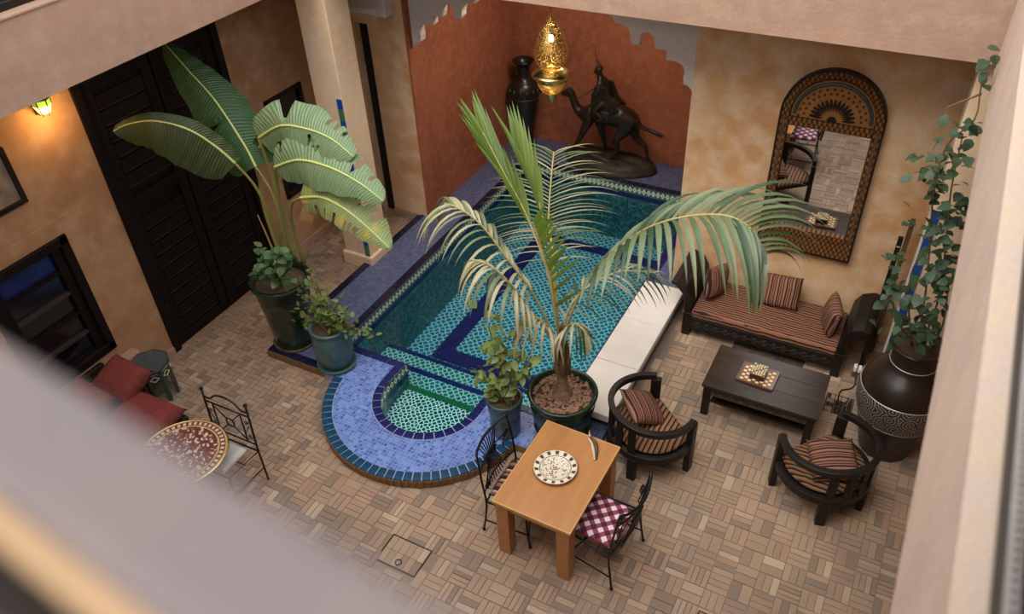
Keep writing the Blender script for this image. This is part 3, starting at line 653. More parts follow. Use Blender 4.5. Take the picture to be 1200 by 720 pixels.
# basin walls: bands down the inside of the hole
def ringwall(pts, z0, z1, th, name, mat, closed=True):
    mb = MB(); n = len(pts)
    for i in range(n if closed else n - 1):
        a, b = pts[i], pts[(i + 1) % n]; mb.add([(a[0], a[1], z0), (b[0], b[1], z0), (b[0], b[1], z1), (a[0], a[1], z1)], [(0, 1, 2, 3)])
    return O(name, mb, mat, pool)
ringwall(hole, -.04, ZD, 0, 'diamond_band', 'diamond_band')
ringwall(hole, -.13, -.04, 0, 'navy_band', 'navy_tile')
ringwall(hole, -1.0, -.13, 0, 'basin_wall', 'teal_wall')
O('basin_floor', MB().add([(PX0, PY0 - .02, -.95), (PX1, PY0 - .02, -.95), (PX1, PY1, -.95), (PX0, PY1, -.95)], [(0, 1, 2, 3)]), 'pool_floor', pool)
O('pool_step', box(PX0 + .005, PX1 - .005, 5.96, 6.39, -.95, -.60), 'pool_step', pool)
O('pool_step', box(PX0 + .005, PX1 - .005, PY0 + .005, 5.96, -.95, -.40), 'pool_step', pool)
al = [(CC.x - RI + .005, PY0 + .006)] + circ(RI - .006, PI, 2 * PI, 24) + [(CC.x + RI - .005, PY0 + .006)]
O('alcove_floor', MB().prism(al, -.6, -.25, 'z'), 'alcove_floor', pool)
O('stripe_tile', box(CC.x - RI + .006, CC.x + RI - .006, PY0 - .075, PY0 + .008, -.25, -.242), 'green_tile', pool)
O('stripe_tile', box(PX0 + .006, PX1 - .006, 5.89, 5.965, -.42, -.392), 'navy_tile', pool)
O('stripe_tile', box(PX0 + .006, PX1 - .006, 6.33, 6.395, -.62, -.592), 'navy_tile', pool)
for a in ((-5.18, -4.94, 6.98, 9.98), (-5.18, -2.67, 9.98, 10.2), (-5.18, -2.67, 6.72, 6.98)):
    O('stripe_tile', box(*a, -.951, -.944), 'navy_tile', pool)
wpoly = [(PX0, PY0), (CC.x - RI, PY0)] + icirc + [(CC.x + RI, PY0), (PX1, PY0), (PX1, PY1), (PX0, PY1)]
wm = MB(); tt = tessellate_polygon([[Vector((a, b, 0)) for a, b in wpoly]]); wm.add([(a, b, -.07) for a, b in wpoly], [tuple(t) if (Vector(wpoly[t[1]]) - Vector(wpoly[t[0]])).cross(Vector(wpoly[t[2]]) - Vector(wpoly[t[0]])) > 0 else tuple(reversed(t)) for t in tt])
tag(O('pool_water', wm.mesh('pool_water', 'water', fix=False)), 'still clear water filling the blue tiled pool', 'water')
# marble bench slab
bn = T('marble_bench', 'low white marble bench along the right side of the pool', 'bench', (-2.31, 6.83, 0))
O('slab', box(-.26, .26, .42, 1.23, .20, .30), 'marble', bn, bev=.012)
O('slab', box(-.26, .26, -.40, .415, .20, .30), 'marble', bn, bev=.012)
O('slab', box(-.26, .26, -1.22, -.405, .20, .30), 'marble', bn, bev=.012)
O('base', box(-.20, .22, -1.18, 1.2, .115, .20), 'urn_clay', bn)

# hatches
for (a, b, c, d_), lab in zip(hatches, ('square brick-filled hatch with a ring pull, beside the blurred sill', 'dark square floor grate between coffee table and big urn', 'floor hatch at the bottom edge near the right parapet')):
    h = T('floor_hatch', lab, 'hatch', (a, c, 0)); X, Y = b - a, d_ - c; m_ = .012
    O('frame', MB().box(0, X, 0, m_, -.012, .003).box(0, X, Y - m_, Y, -.012, .003).box(0, m_, m_, Y - m_, -.012, .003).box(X - m_, X, m_, Y - m_, -.012, .003), 'steel', h)
    nx = 6
    for i in range(nx):
        for j in range(2):
            wx = (X - 2 * m_ - .004) / nx; hy = (Y - 2 * m_ - .004) / 2
            O('brick', box(m_ + .004 + i * wx, m_ + i * wx + wx, m_ + .004 + j * hy, m_ + j * hy + hy, -.012, .0), 'brick_obj' if 'grate' not in lab else 'steel', h)
    O('ring_pull', MB().tube([(X / 2 + .03 * math.cos(t), .07 + .03 * math.sin(t), .006) for t in [2 * PI * k / 12 for k in range(13)]], .005, 6), 'iron', h, smooth=True)

# ================================================================ FURNITURE
# honey wood table
t = T('dining_table', 'honey-coloured wooden table with thick legs in the foreground', 'table', (-2.075, 4.34, 0), -.02)
HX, HY, HZ = .39, .55, .765
O('tabletop', box(-HX + .008, HX - .008, -HY + .008, HY - .008, HZ - .03, HZ), 'table_orange', t, bev=.003)
O('edging', MB().prism(rect(-HX, HX, -HY, HY), HZ - .032, HZ + .001, 'z', [rect(-HX + .009, HX - .009, -HY + .009, HY - .009)]), 'table_edge', t)
for sx in (-1, 1):
    for sy in (-1, 1):
        cx, cy = sx * (HX - .085), sy * (HY - .085)
        O('leg', MB().add([(cx - .06, cy - .06, 0), (cx + .06, cy - .06, 0), (cx + .06, cy + .06, 0), (cx - .06, cy + .06, 0), (cx - .065, cy - .065, HZ - .033), (cx + .065, cy - .065, HZ - .033), (cx + .065, cy + .065, HZ - .033), (cx - .065, cy + .065, HZ - .033)], [(3, 2, 1, 0), (4, 5, 6, 7), (0, 1, 5, 4), (1, 2, 6, 5), (2, 3, 7, 6), (3, 0, 4, 7)]), 'table_orange', t, bev=.006)
O('apron', MB().box(-HX + .15, HX - .15, -HY + .05, -HY + .075, HZ - .14, HZ - .034).box(-HX + .15, HX - .15, HY - .075, HY - .05, HZ - .14, HZ - .034).box(-HX + .05, -HX + .075, -HY + .15, HY - .15, HZ - .14, HZ - .034).box(HX - .075, HX - .05, -HY + .15, HY - .15, HZ - .14, HZ - .034), 'table_orange', t)
p = O('plate', MB().lathe([(.001, .012), (.11, .010), (.135, .020), (.192, .036), (.195, .033), (.14, .008), (.09, 0), (.001, 0)], 48), 'plate', smooth=True, loc=(-2.115, 4.372, .767)); p.scale = (1.07, 1.07, 1)
tag(p, 'round painted ceramic plate with a brown-patterned rim on the wooden table', 'plate')
hn = T('carved_horn', 'small carved dark horn ornament lying beside the plate', 'ornament', (-1.915, 4.765, .768), -.82)
O('body', MB().tube(smoothpath([(-.11, .02, .02), (-.03, .035, .024), (.06, .02, .022), (.16, -.02, .012)]), [.012 + .010 * math.sin(PI * min(1, i / 16)) for i in range(19)], 8), 'horn', hn, smooth=True)
O('edge', MB().tube(smoothpath([(-.10, -.002, .018), (-.02, .004, .018), (.07, -.012, .016), (.165, -.035, .012)]), [.008 + .006 * math.sin(PI * i / 18) for i in range(19)], 8), 'horn_pale', hn, smooth=True)
O('tip', MB().tube([(-.11, .02, .02), (-.17, .03, .012), (-.21, .05, .006)], [.009, .005, .002], 6), 'horn_pale', hn, smooth=True)

# wrought iron armless chairs with a swept top rail (local: +x is the front)
def scroll(c, r, turns, plane='yz', s=1, a0=0., n=14):
    out = []
    for i in range(n + 1):
        t_ = i / n; rr = r * (1 - .75 * t_); a = a0 + s * turns * 2 * PI * t_; y_, z_ = rr * math.cos(a), rr * math.sin(a)
        out.append((c[0], c[1] + y_, c[2] + z_) if plane == 'yz' else (c[0] + y_, c[1], c[2] + z_))
    return out
def iron_chair(lab, loc, rot):
    t = T('iron_chair', lab, 'chair', loc, rot, 'wrought iron chairs at the wooden table'); hw = .30; R_ = .0105
    for s in (-1, 1):
        O('back_leg', MB().tube(smoothpath([(-.03, s * (hw + .01), .012), (0, s * hw, .22), (0.02, s * hw, .45), (-.01, s * hw, .75), (-.05, s * (hw - .02), 1.06)], 4), R_, 8), 'iron', t, smooth=True)
        O('front_leg', MB().tube(smoothpath([(.47, s * (hw - .0), .012), (.43, s * (hw - .03), .22), (.42, s * (hw - .04), .45)], 4), R_, 8), 'iron', t, smooth=True)
        O('foot', MB().ball((-.03, s * (hw + .01), .018), .018), 'iron', t, smooth=True)
        O('foot', MB().ball((.47, s * hw, .018), .018), 'iron', t, smooth=True)
        O('side_stretcher', MB().tube([(-.01, s * hw, .16), (.44, s * (hw - .02), .16)], .008, 8), 'iron', t, smooth=True)
        O('back_scroll', MB().tube(scroll((-.02, s * .20, .90), .055, 1.4, s=s, a0=PI / 2), .006, 6).tube(scroll((-.02, s * .20, .56), .05, 1.3, s=-s, a0=-PI / 2), .006, 6).tube([(-.04, s * .25, .95), (-.02, s * .13, .8), (-.01, s * .23, .6)], .006, 6), 'iron', t, smooth=True)
    O('top_rail', MB().tube(smoothpath([(-.05, -hw + .02, 1.06), (-.09, -.19, 1.03), (-.125, 0, 1.01), (-.09, .19, 1.03), (-.05, hw - .02, 1.06)], 6), .0135, 8), 'iron', t, smooth=True)
    O('mid_rail', MB().tube(smoothpath([(-.02, -hw + .01, .88), (-.07, 0, .86), (-.02, hw - .01, .88)], 6), .008, 8), 'iron', t, smooth=True)
    O('lower_rail', MB().tube(smoothpath([(0.0, -hw + .01, .55), (-.05, 0, .55), (0.0, hw - .01, .55)], 6), .008, 8), 'iron', t, smooth=True)
    sh = MB()
    for k in range(-4, 5):
        y0 = k * .022; sh.tube(smoothpath([(-.11, y0 * 1.8, 1.0), (-.085, y0 * 1.1, .86), (-.07, y0 * .9, .75), (-.055, y0 * 1.3, .62), (-.03, y0 * 1.9, .47)], 4), .0062, 6)
    sh.tube([(-.08, -.10, .80), (-.075, .10, .80)], .012, 6)
    O('back_sheaf', sh, 'iron', t, smooth=True)
    fr_ = [(0.02, -hw, .45), (.40, -hw + .04, .45), (.45, -.18, .45), (.46, 0, .45), (.45, .18, .45), (.40, hw - .04, .45), (.02, hw, .45), (.0, 0, .45)]
    O('seat_frame', MB().tube(fr_ + [fr_[0]], .010, 8).tube([(.15, -hw, .448), (.15, hw, .448)], .006, 6).tube([(.3, -hw + .03, .448), (.3, hw - .03, .448)], .006, 6), 'iron', t, smooth=True)
    O('front_stretcher', MB().tube(smoothpath([(.455, -hw + .01, .16), (.36, 0, .20), (.455, hw - .01, .16)], 6), .008, 8), 'iron', t, smooth=True)
    return t
chairL = iron_chair('wrought iron chair with a striped pad, tucked in on the pool side of the table', (-2.665, 4.27, 0), 0)
chairR = clone(chairL, 'wrought iron chair with a maroon checked cushion, right of the table', (-1.33, 4.215, 0), PI + -.12)
def pillow(name, sx, sy, sz, mat, seed=0, pw=2.6, n=14):
    """soft cushion: superellipse outline, puffed middle, pinched edges"""
    v = []; f = []; rnd = random.Random(seed); ph = [rnd.uniform(0, 6) for _ in range(4)]
    for side in (1, -1):
        for i in range(n + 1):
            for j in range(n + 1):
                a, b = 2 * i / n - 1, 2 * j / n - 1
                k = (1 - abs(a) ** pw) * (1 - abs(b) ** pw); h = max(0, k) ** .42
                pin = 1 - .07 * (1 - abs(a * b)) 
                wob = 1 + .10 * math.sin(3 * a + ph[0]) * math.sin(2.5 * b + ph[1])
                v.append((a * sx * (1 - .06 * (1 - b * b) * 0 - .05 * (b * b < .8)), b * sy * (1 - .05 * (a * a < .8)), side * sz * h * wob))
    m = (n + 1) ** 2
    for s in (0, 1):
        for i in range(n):
            for j in range(n):
                q = [s * m + i * (n + 1) + j, s * m + (i + 1) * (n + 1) + j, s * m + (i + 1) * (n + 1) + j + 1, s * m + i * (n + 1) + j + 1]
                f.append(tuple(q if s == 0 else reversed(q)))
    me = bpy.data.meshes.new(name); me.from_pydata(v, [], f)
    bm = bmesh.new(); bm.from_mesh(me); bmesh.ops.remove_doubles(bm, verts=bm.verts, dist=.002); bmesh.ops.recalc_face_normals(bm, faces=bm.faces)
    bmesh.ops.smooth_vert(bm, verts=bm.verts, factor=.4, use_axis_x=True, use_axis_y=True, use_axis_z=True); bm.to_mesh(me); bm.free()
    me.materials.append(M[mat]); me.polygons.foreach_set('use_smooth', [True] * len(me.polygons)); return me
tag(O('seat_cushion', pillow('pad', .22, .26, .035, 'checked', 1, 5), loc=(-1.565, 4.235, .50), rot=(0, 0, -.1)), 'maroon and white checked cushion on the right-hand iron chair', 'cushion')
tag(O('seat_cushion', pillow('pad', .24, .25, .04, 'pad_stripe', 2, 5), loc=(-2.43, 4.27, .50), rot=(0, -.08, 0)), 'striped pink and brown pad on the iron chair beside the pool', 'cushion')

# chair at mosaic table (lattice back)
def lattice_chair():
    t = T('lattice_chair', 'wrought iron chair with ball finials and a ring-centred lattice back', 'chair', (-5.33, 3.50, 0), -PI / 2 + .02)
    hw = .285
    for s in (-1, 1):
        O('back_post', MB().tube([(-.0, s * hw, .01), (0, s * hw, .5), (-.03, s * hw, 1.07)], .011, 8), 'iron', t, smooth=True)
        O('finial', MB().ball((-.03, s * hw, 1.085), .022), 'iron', t, smooth=True)
        O('front_leg', MB().tube([(.42, s * (hw - .02), .01), (.40, s * (hw - .03), .45)], .011, 8), 'iron', t, smooth=True)
        O('side_bar', MB().tube([(-.015, s * .18, .93), (0, s * .18, .55)], .008, 6).tube(scroll((-.01, s * .235, .83), .03, 1.2, s=s), .005, 6).tube(scroll((-.005, s * .235, .64), .03, 1.2, s=-s), .005, 6).tube([(-.01, s * .26, .8), (-.005, s * .2, .68)], .005, 6), 'iron', t, smooth=True)
        O('side_stretcher', MB().tube([(0, s * hw, .2), (.41, s * (hw - .02), .2)], .008, 6), 'iron', t, smooth=True)
    O('top_rail', MB().tube(smoothpath([(-.025, -hw, .985), (-.025, -.20, .985), (-.03, -.12, 1.05), (-.03, 0, 1.08), (-.03, .12, 1.05), (-.025, .20, .985), (-.025, hw, .985)], 5), .010, 8), 'iron', t, smooth=True)
    O('cross_rail', MB().tube([(-.02, -hw, .93), (-.02, hw, .93)], .009, 8).tube([(0, -hw, .55), (0, hw, .55)], .009, 8), 'iron', t, smooth=True)
    lat = MB().tube([(-.01, .05 * math.cos(a), .74 + .055 * math.sin(a)) for a in [2 * PI * k / 16 for k in range(17)]], .008, 6)
    for sy in (-1, 1):
        for sz in (-1, 1): lat.tube([(-.01, sy * .035, .74 + sz * .04), (-.01, sy * .18, .74 + sz * .19)], .007, 6)
    O('lattice', lat, 'iron', t, smooth=True)
    O('seat_frame', MB().tube([(0, -hw, .45), (.40, -hw + .03, .45), (.40, hw - .03, .45), (0, hw, .45), (0, -hw, .45)], .010, 8).tube([(.2, -hw, .448), (.2, hw, .448)], .006, 6), 'iron', t, smooth=True)
lattice_chair()
M['pale_fabric'] = simple('pale_grey_fabric', (.45, .43, .40), (.55, .52, .48), 15, .9)
tag(O('seat_cushion', pillow('pad', .19, .24, .035, 'pale_fabric', 3, 5), loc=(-5.33, 3.27, .50), rot=(0, 0, PI / 2)), 'pale grey seat pad on the lattice-back iron chair', 'cushion')
t = T('mosaic_table', 'round mosaic-topped table half hidden behind the blurred sill', 'table', (-5.47, 3.0, 0))
O('tabletop', MB().lathe([(.001, .745), (.425, .745), (.43, .735), (.425, .715), (.001, .715)], 64), 'mosaic_table', t, smooth=False)
O('rim', MB().lathe([(.43, .72), (.44, .735), (.43, .748), (.424, .745), (.424, .72)], 64, closed=True), 'brass', t, smooth=True)
O('pedestal', MB().lathe([(.19, 0), (.17, .04), (.05, .08), (.035, .4), (.05, .66), (.16, .712)], 20), 'iron', t, smooth=True)

# horseshoe armchairs (local opening towards +x)
def round_chair(lab, loc, rot):
    t = T('horseshoe_armchair', lab, 'armchair', loc, rot, 'horseshoe armchairs'); R_ = .455; A = 2.17
    def arcsolid(r0_, r1_, z0, z1, a0, a1, n=28, m=None):
        o_ = [(r1_ * math.cos(a0 + (a1 - a0) * i / n), r1_ * math.sin(a0 + (a1 - a0) * i / n)) for i in range(n + 1)]
        i_ = [(r0_ * math.cos(a0 + (a1 - a0) * i / n), r0_ * math.sin(a0 + (a1 - a0) * i / n)) for i in range(n + 1)]
        return MB().prism(o_ + list(reversed(i_)), z0, z1, 'z')
    # rail: ring of sections, rises at the back
    mb = MB(); n = 36; a0 = PI - A; sec = []
    ext = []
    for i in range(n + 1):
        a = a0 + (2 * A) * i / n; zz = .66 + .05 * (0.5 - .5 * math.cos(2 * PI * i / n))
        c, s_ = math.cos(a), math.sin(a); sec.append([(R_ * c, R_ * s_, zz), (R_ * c * 1.02 + 0, R_ * s_ * 1.02, zz + .07), ((R_ - .055) * c, (R_ - .055) * s_, zz + .075), ((R_ - .05) * c, (R_ - .05) * s_, zz)])
    vs = [p for s_ in sec for p in s_]; fs = [(i * 4 + k, i * 4 + (k + 1) % 4, (i + 1) * 4 + (k + 1) % 4, (i + 1) * 4 + k) for i in range(n) for k in range(4)] + [(0, 1, 2, 3), (n * 4 + 3, n * 4 + 2, n * 4 + 1, n * 4)]
    O('arm_rail', mb.add(vs, fs), 'wood_black', t, bev=.008)
    aS = 1.08
    seat = MB(); ring = [( (R_ - .005) * math.cos(aS + (2 * PI - 2 * aS) * i / 30), (R_ - .005) * math.sin(aS + (2 * PI - 2 * aS) * i / 30)) for i in range(31)]
    inner = [((R_ - .06) * math.cos(aS + .03 + (2 * PI - 2 * aS - .06) * i / 30), (R_ - .06) * math.sin(aS + .03 + (2 * PI - 2 * aS - .06) * i / 30)) for i in range(31)]
    inner = [(min(a, R_ * math.cos(aS) - .05), b) for a, b in inner]
    O('seat_frame', MB().prism(ring, .30, .385, 'z', [inner]), 'wood_black', t, bev=.008)
    O('seat_board', MB().prism([(a * .97, b * .97) for a, b in inner], .33, .36, 'z'), 'wood_black', t)
    for s in (-1, 1):
        a = s * (PI - A); c = Vector((R_ * .945 * math.cos(a), R_ * .945 * math.sin(a)))
        mm = tr(c.x, c.y, 0) @ rz(a)
        O('front_post', MB().box(-.034, .034, -.055, .055, 0, .665, mm), 'wood_black', t, bev=.008)
        a = s * 2.55; c = (R_ * .93 * math.cos(a), R_ * .93 * math.sin(a)); O('back_leg', MB().box(-.03, .03, -.045, .045, 0, .31, tr(*c, 0) @ rz(a)), 'wood_black', t, bev=.006)
    for a in (PI - .55, PI - .18, PI + .18, PI + .55):
        c = (R_ * .945 * math.cos(a), R_ * .945 * math.sin(a)); O('back_slat', MB().box(-.014, .014, -.04, .04, .38, .71, tr(*c, 0) @ rz(a)), 'wood_black', t, bev=.004)
    O('carved_panel', MB().box(-.012, .012, -.09, .09, .50, .56, tr(-R_ * .945, 0, 0)).ball((-R_ * .945, 0, .53), (.02, .05, .04), 10, 6), 'wood_black', t)
    return t
def roundpad(name, mat):
    mb = MB(); n = 40; prof = [(0.001, .062), (.5, .060), (.85, .052), (.97, .036), (1.0, .018), (.97, 0), (.001, 0)]
    vs = []; 
    for pr, z in prof:
        for k in range(n):
            a = 2 * PI * k / n; x, y = .385 * math.cos(a), .385 * math.sin(a); x = min(x, .27); vs.append((x * pr, y * pr, z + .006 * math.sin(5 * x * 7) * (z > .03)))
    mb.add(vs, [(i * n + k, i * n + (k + 1) % n, (i + 1) * n + (k + 1) % n, (i + 1) * n + k) for i in range(len(prof) - 1) for k in range(n)]); return mb.mesh(name, mat, True)
rc1 = round_chair('dark horseshoe armchair beside the wooden table and the marble bench', (-1.60, 5.60, 0), math.radians(50))
rc2 = clone(rc1, 'dark horseshoe armchair in front of the big patterned urn', (.07, 5.86, 0), math.radians(139))
pad = roundpad('seat_pad', 'seat_stripe')
tag(O('seat_pad', pad, loc=(-1.60, 5.60, .387), rot=(0, 0, math.radians(50))), 'striped seat pad in the armchair by the marble bench', 'cushion')
tag(O('seat_pad', pad, loc=(.07, 5.86, .387), rot=(0, 0, math.radians(139))), 'striped seat pad in the armchair by the urn', 'cushion')
pm = pillow('throw_pillow', .23, .23, .075, 'pillow_stripe', 5)
tag(O('throw_pillow', pm, loc=(-1.73, 5.66, .56), rot=(.25, .50, .9)), 'striped pillow slumped in the armchair by the marble bench', 'pillow')
tag(O('throw_pillow', pm, loc=(.14, 5.80, .54), rot=(-.10, -.28, 2.0)), 'crumpled striped pillow in the armchair by the urn', 'pillow')

# coffee table
t = T('coffee_table', 'low dark carved wooden table in front of the daybed', 'table', (-.705, 6.705, 0))
X, Y = .605, .36
for k in range(3): O('top_plank', box(-X, X, -Y + k * .24, -Y + k * .24 + .2385, .425, .46), 'table_dark', t, bev=.004)
for sx in (-1, 1):
    for sy in (-1, 1):
        cx, cy = sx * (X - .06), sy * (Y - .05)
        O('leg', MB().prism([(cx - .04, cy - .03), (cx + .04, cy - .03), (cx + .04, cy + .03), (cx - .04, cy + .03)], 0, .424, 'z'), 'wood_black', t, bev=.006)
M['carved_dark'] = (lambda n: n.out(n.ramp(n.add('TexVoronoi', {'feature': 'DISTANCE_TO_EDGE'}, Scale=26.).outputs[0], [(.03, (.16, .12, .085)), (.10, (.012, .009, .008))]), .5))(N('carved_dark_wood'))
def carved(parent, x0, x1, y, z0, z1, n_):
    w_ = (x1 - x0) / n_
    for k in range(n_):
        cx = x0 + (k + .5) * w_; cz = (z0 + z1) / 2; h = (z1 - z0) / 2
        mb = MB().tube([(cx + w_ * .28 * math.cos(a), y - .006, cz + h * .6 * math.sin(a)) for a in [2 * PI * i / 12 for i in range(13)]], .006, 5)
        mb.tube([(cx - w_ * .5, y - .006, cz), (cx - w_ * .28, y - .006, cz)], .005, 5).tube([(cx + w_ * .28, y - .006, cz), (cx + w_ * .5, y - .006, cz)], .005, 5)
        mb.ball((cx, y - .006, cz), (w_ * .12, .008, h * .3), 8, 4)
        O('carving', mb, 'door_edge', parent, smooth=True)
for s in (-1, 1):
    O('apron', box(-X + .10, X - .10, s * (Y - .05) - .01, s * (Y - .05) + .01, .30, .424), 'carved_dark', t)
    O('side_apron', box(s * (X - .06) - .01, s * (X - .06) + .01, -Y + .08, Y - .08, .32, .424), 'carved_dark', t)
carved(t, -X + .11, X - .11, -(Y - .05) - .01, .31, .42, 9)
O('shelf', box(-X + .1, X - .1, -Y + .08, Y - .08, .16, .18), 'wood_black', t)
# chess set
t = T('game_board', 'small inlaid wooden game board on the coffee table', 'game board', (-.80, 6.71, .461), -.05)
X, Y = .20, .155
O('board', box(-X, X, -Y, Y, 0, .022), 'red_wood', t, bev=.003)
O('border', MB().prism(rect(-X + .004, X - .004, -Y + .004, Y - .004), .0221, .026, 'z', [rect(-X + .03, X - .03, -Y + .02, Y - .02)]), 'horn', t)
for i in range(8):
    for j in range(8):
        if (i + j) % 2 == 0: O('inlay_square', MB().prism([(-.017, -.013), (0, -.016), (.017, -.013), (.017, .013), (0, .016), (-.017, .013)], 0, .003, 'z'), 'bone', t, loc=(-X + .055 + i * .0415, -Y + .035 + j * .0325, .022))
t = T('game_box', 'small bone-inlaid box with dark sides on the game board', 'box', (-.80, 6.725, .4885), -.05)
O('body', box(-.075, .075, -.10, .085, 0, .055), 'maroon', t, bev=.003)
O('lid', box(-.08, .08, -.10, .09, .055, .066), 'horn', t, bev=.002)
for i in range(6):
    for j in range(7): 
        if (i * 3 + j * 2) % 5: O('inlay_piece', MB().prism([(-.011, 0), (0, -.011), (.011, 0), (0, .011)], 0, .006, 'z'), 'bone', t, loc=(-.064 + i * .0255, -.085 + j * .0268, .066))
# daybed
t = T('daybed', 'carved dark wooden daybed under the mirror', 'daybed', (-.975, 7.97, 0))
X, Y = .86, .385
O('front_rail', box(-X, X, -Y, -Y + .04, .11, .29), 'wood_black', t, bev=.008)
O('back_rail', box(-X, X, Y - .04, Y, .11, .29), 'wood_black', t, bev=.008)
O('base_board', box(-X, X, -Y + .04, Y - .04, .24, .27), 'wood_black', t)
carved(t, -X + .05, X - .05, -Y, .15, .26, 14)
for s in (-1, 1):
    prof = [(X, .06), (X + .07, .06), (X + .08, .45), (X + .12, .60), (X + .22, .70), (X + .27, .71), (X + .27, .745), (X + .20, .755), (X + .08, .70), (X + .015, .58), (X, .42)]
    prof = [(s * a, b) for a, b in prof]
    O('scroll_arm', MB().prism(prof, -Y + .01, Y - .01, 'y'), 'wood_black', t, bev=.01)
    for sy in (-1, 1): O('leg', box(min(s * (X - .02), s * (X + .08)), max(s * (X - .02), s * (X + .08)), sy * (Y - .04) - .045, sy * (Y - .04) + .045, 0, .34), 'wood_black', t, bev=.008)
mt = MB().box(-.85, .85, -.375, .375, 0, .115)
o = O('mattress', mt, 'mattress_stripe', loc=(-.975, 7.975, .272), bev=.03); tag(o, 'striped thin mattress covering the daybed seat', 'mattress')
ps = pillow('throw_pillow', .215, .215, .09, 'pillow_stripe', 9)
tag(O('throw_pillow', ps, loc=(-1.66, 8.02, .60), rot=(PI / 2 - .15, 0.25, PI / 2 - .35)), 'striped pillow standing against the left arm of the daybed', 'pillow', )
ps2 = pillow('throw_pillow', .26, .215, .09, 'pillow_stripe', 11)
tag(O('throw_pillow', ps2, loc=(-.93, 8.17, .57), rot=(PI / 2 - .45, -.08, -.02)), 'wide striped pillow leaning on the wall at the middle of the daybed', 'pillow')
tag(O('throw_pillow', ps, loc=(-.28, 7.93, .60), rot=(PI / 2 - .1, .15, -PI / 2 + .3)), 'striped pillow standing against the right arm of the daybed', 'pillow')
# woven mat + low stool under the daybed
o = O('woven_mat', box(-.42, .42, -.10, .14, 0, .012), 'rug', loc=(-.85, 7.60, .004)); tag(o, 'dark woven mat on the floor between daybed and coffee table', 'mat')

# mirror
t = T('arched_mirror', 'tall arched mirror in a carved inlaid wooden frame', 'mirror', (-.803, YB, 0))
def archpoly(hw, z0, zs, n=24, ry=None): 
    ry = ry or hw; return [(-hw, z0), (hw, z0)] + [(hw * math.cos(PI * i / n), zs + ry * math.sin(PI * i / n)) for i in range(n + 1)]
ZA = 2.74
O('backboard', MB().prism(archpoly(.525, 1.055, ZA), -.03, -.001, 'y'), 'wood_black', t)
O('frame', MB().prism(archpoly(.525, 1.055, ZA), -.085, -.03, 'y', [archpoly(.43, 1.13, ZA - .0, ry=.44)]), 'inlay', t, bev=.008)
O('outer_bead', MB().prism(archpoly(.53, 1.05, ZA), -.095, -.002, 'y', [archpoly(.512, 1.068, ZA)]), 'wood_black', t)
O('bottom_rail', box(-.43, .43, -.08, -.03, 1.13, 1.27), 'inlay', t, bev=.006)
O('bottom_rail', box(-.425, .425, -.092, -.03, 1.275, 1.355), 'inlay', t, bev=.006)
O('mid_rail', box(-.425, .425, -.092, -.03, 2.605, 2.70), 'inlay', t, bev=.006)
O('mirror_glass', box(-.422, .422, -.045, -.030, 1.355, 2.605), 'mirror_glass', t)
tp = [(.42, 2.70)] + [(.42 * math.cos(PI * i / 24), ZA + .41 * math.sin(PI * i / 24)) for i in range(25)] + [(-.42, 2.70)]
O('arch_panel', MB().prism(tp, -.05, -.03, 'y'), 'inlay_gold', t)
for i in range(15):
    a = PI * (i + .5) / 15; c, s = math.cos(a), math.sin(a); u = Vector((c, s)); w_ = Vector((-s, c)); o_ = Vector((0, 2.715))
    P = [o_ + u * .10, o_ + u * .16 + w_ * .017, o_ + u * .22 + w_ * .012, o_ + u * .235, o_ + u * .22 - w_ * .012, o_ + u * .16 - w_ * .017]
    O('petal', MB().prism([tuple(q) for q in P], -.06, -.05, 'y'), 'wood_black', t)
    for rr in (.29, .34):
        q = o_ + Vector((math.cos(a + (rr > .3) * .1), math.sin(a + (rr > .3) * .1))) * rr
        O('rosette', MB().prism([(q.x + .014 * math.cos(k * PI / 3), q.y + .014 * math.sin(k * PI / 3)) for k in range(6)], -.058, -.05, 'y'), 'maroon', t)
O('sun_boss', MB().prism([(.05 * math.cos(PI * i / 10), 2.70 + .06 * math.sin(PI * i / 10)) for i in range(11)], -.064, -.05, 'y'), 'wood_black', t)
O('arch_bead', MB().tube([(.385 * math.cos(PI * i / 24), -.062, ZA + .375 * math.sin(PI * i / 24)) for i in range(25)], .020, 6), 'paint_green', t)
for k in range(14):
    for s in (-1, 1): O('frame_tile', MB().prism([(s * .478 - .022, 1.33 + k * .1), (s * .478, 1.30 + k * .1), (s * .478 + .022, 1.33 + k * .1), (s * .478 + .022, 1.37 + k * .1), (s * .478, 1.395 + k * .1), (s * .478 - .022, 1.37 + k * .1)], -.093, -.084, 'y'), 'horn', t)

# hanging lantern
LX, LY = -3.765, 7.78
t = T('hanging_lantern', 'pierced brass lantern hanging over the pool', 'lantern', (LX, LY, 2.66))
O('chain', MB().tube([(0, 0, .98), (0, 0, 1.37)], .006, 6), 'brass', t)
on = [(.012, 1.02), (.02, .98), (.05, .92), (.10, .84), (.155, .73), (.185, .63), (.19, .57), (.175, .50), (.14, .44), (.10, .405)]
O('onion_shade', MB().lathe(on, 40), 'pierced', t, smooth=True)
O('collar', MB().lathe([(.09, .41), (.12, .405), (.14, .385), (.15, .38), (.19, .355), (.205, .335), (.20, .315), (.17, .30), (.175, .285), (.165, .27), (.16, .265)], 40, Matrix.Diagonal((1.08, 1.08, 1, 1))), 'brass', t, smooth=True)
O('lower_shade', MB().lathe([(.16, .265), (.155, .22), (.13, .17), (.10, .135), (.09, .13)], 40), 'pierced', t, smooth=True)
O('lower_cup', MB().lathe([(.09, .13), (.095, .12), (.06, .10), (.055, .07), (.035, .045), (.04, .035), (.02, .02), (.018, .008), (.004, -.01), (.001, -.02)], 24), 'brass', t, smooth=True)
for k in range(14): a = 2 * PI * k / 14; O('stud', MB().ball((.178 * math.cos(a), .178 * math.sin(a), .292), .012, 6, 4), 'brass', t, smooth=True)
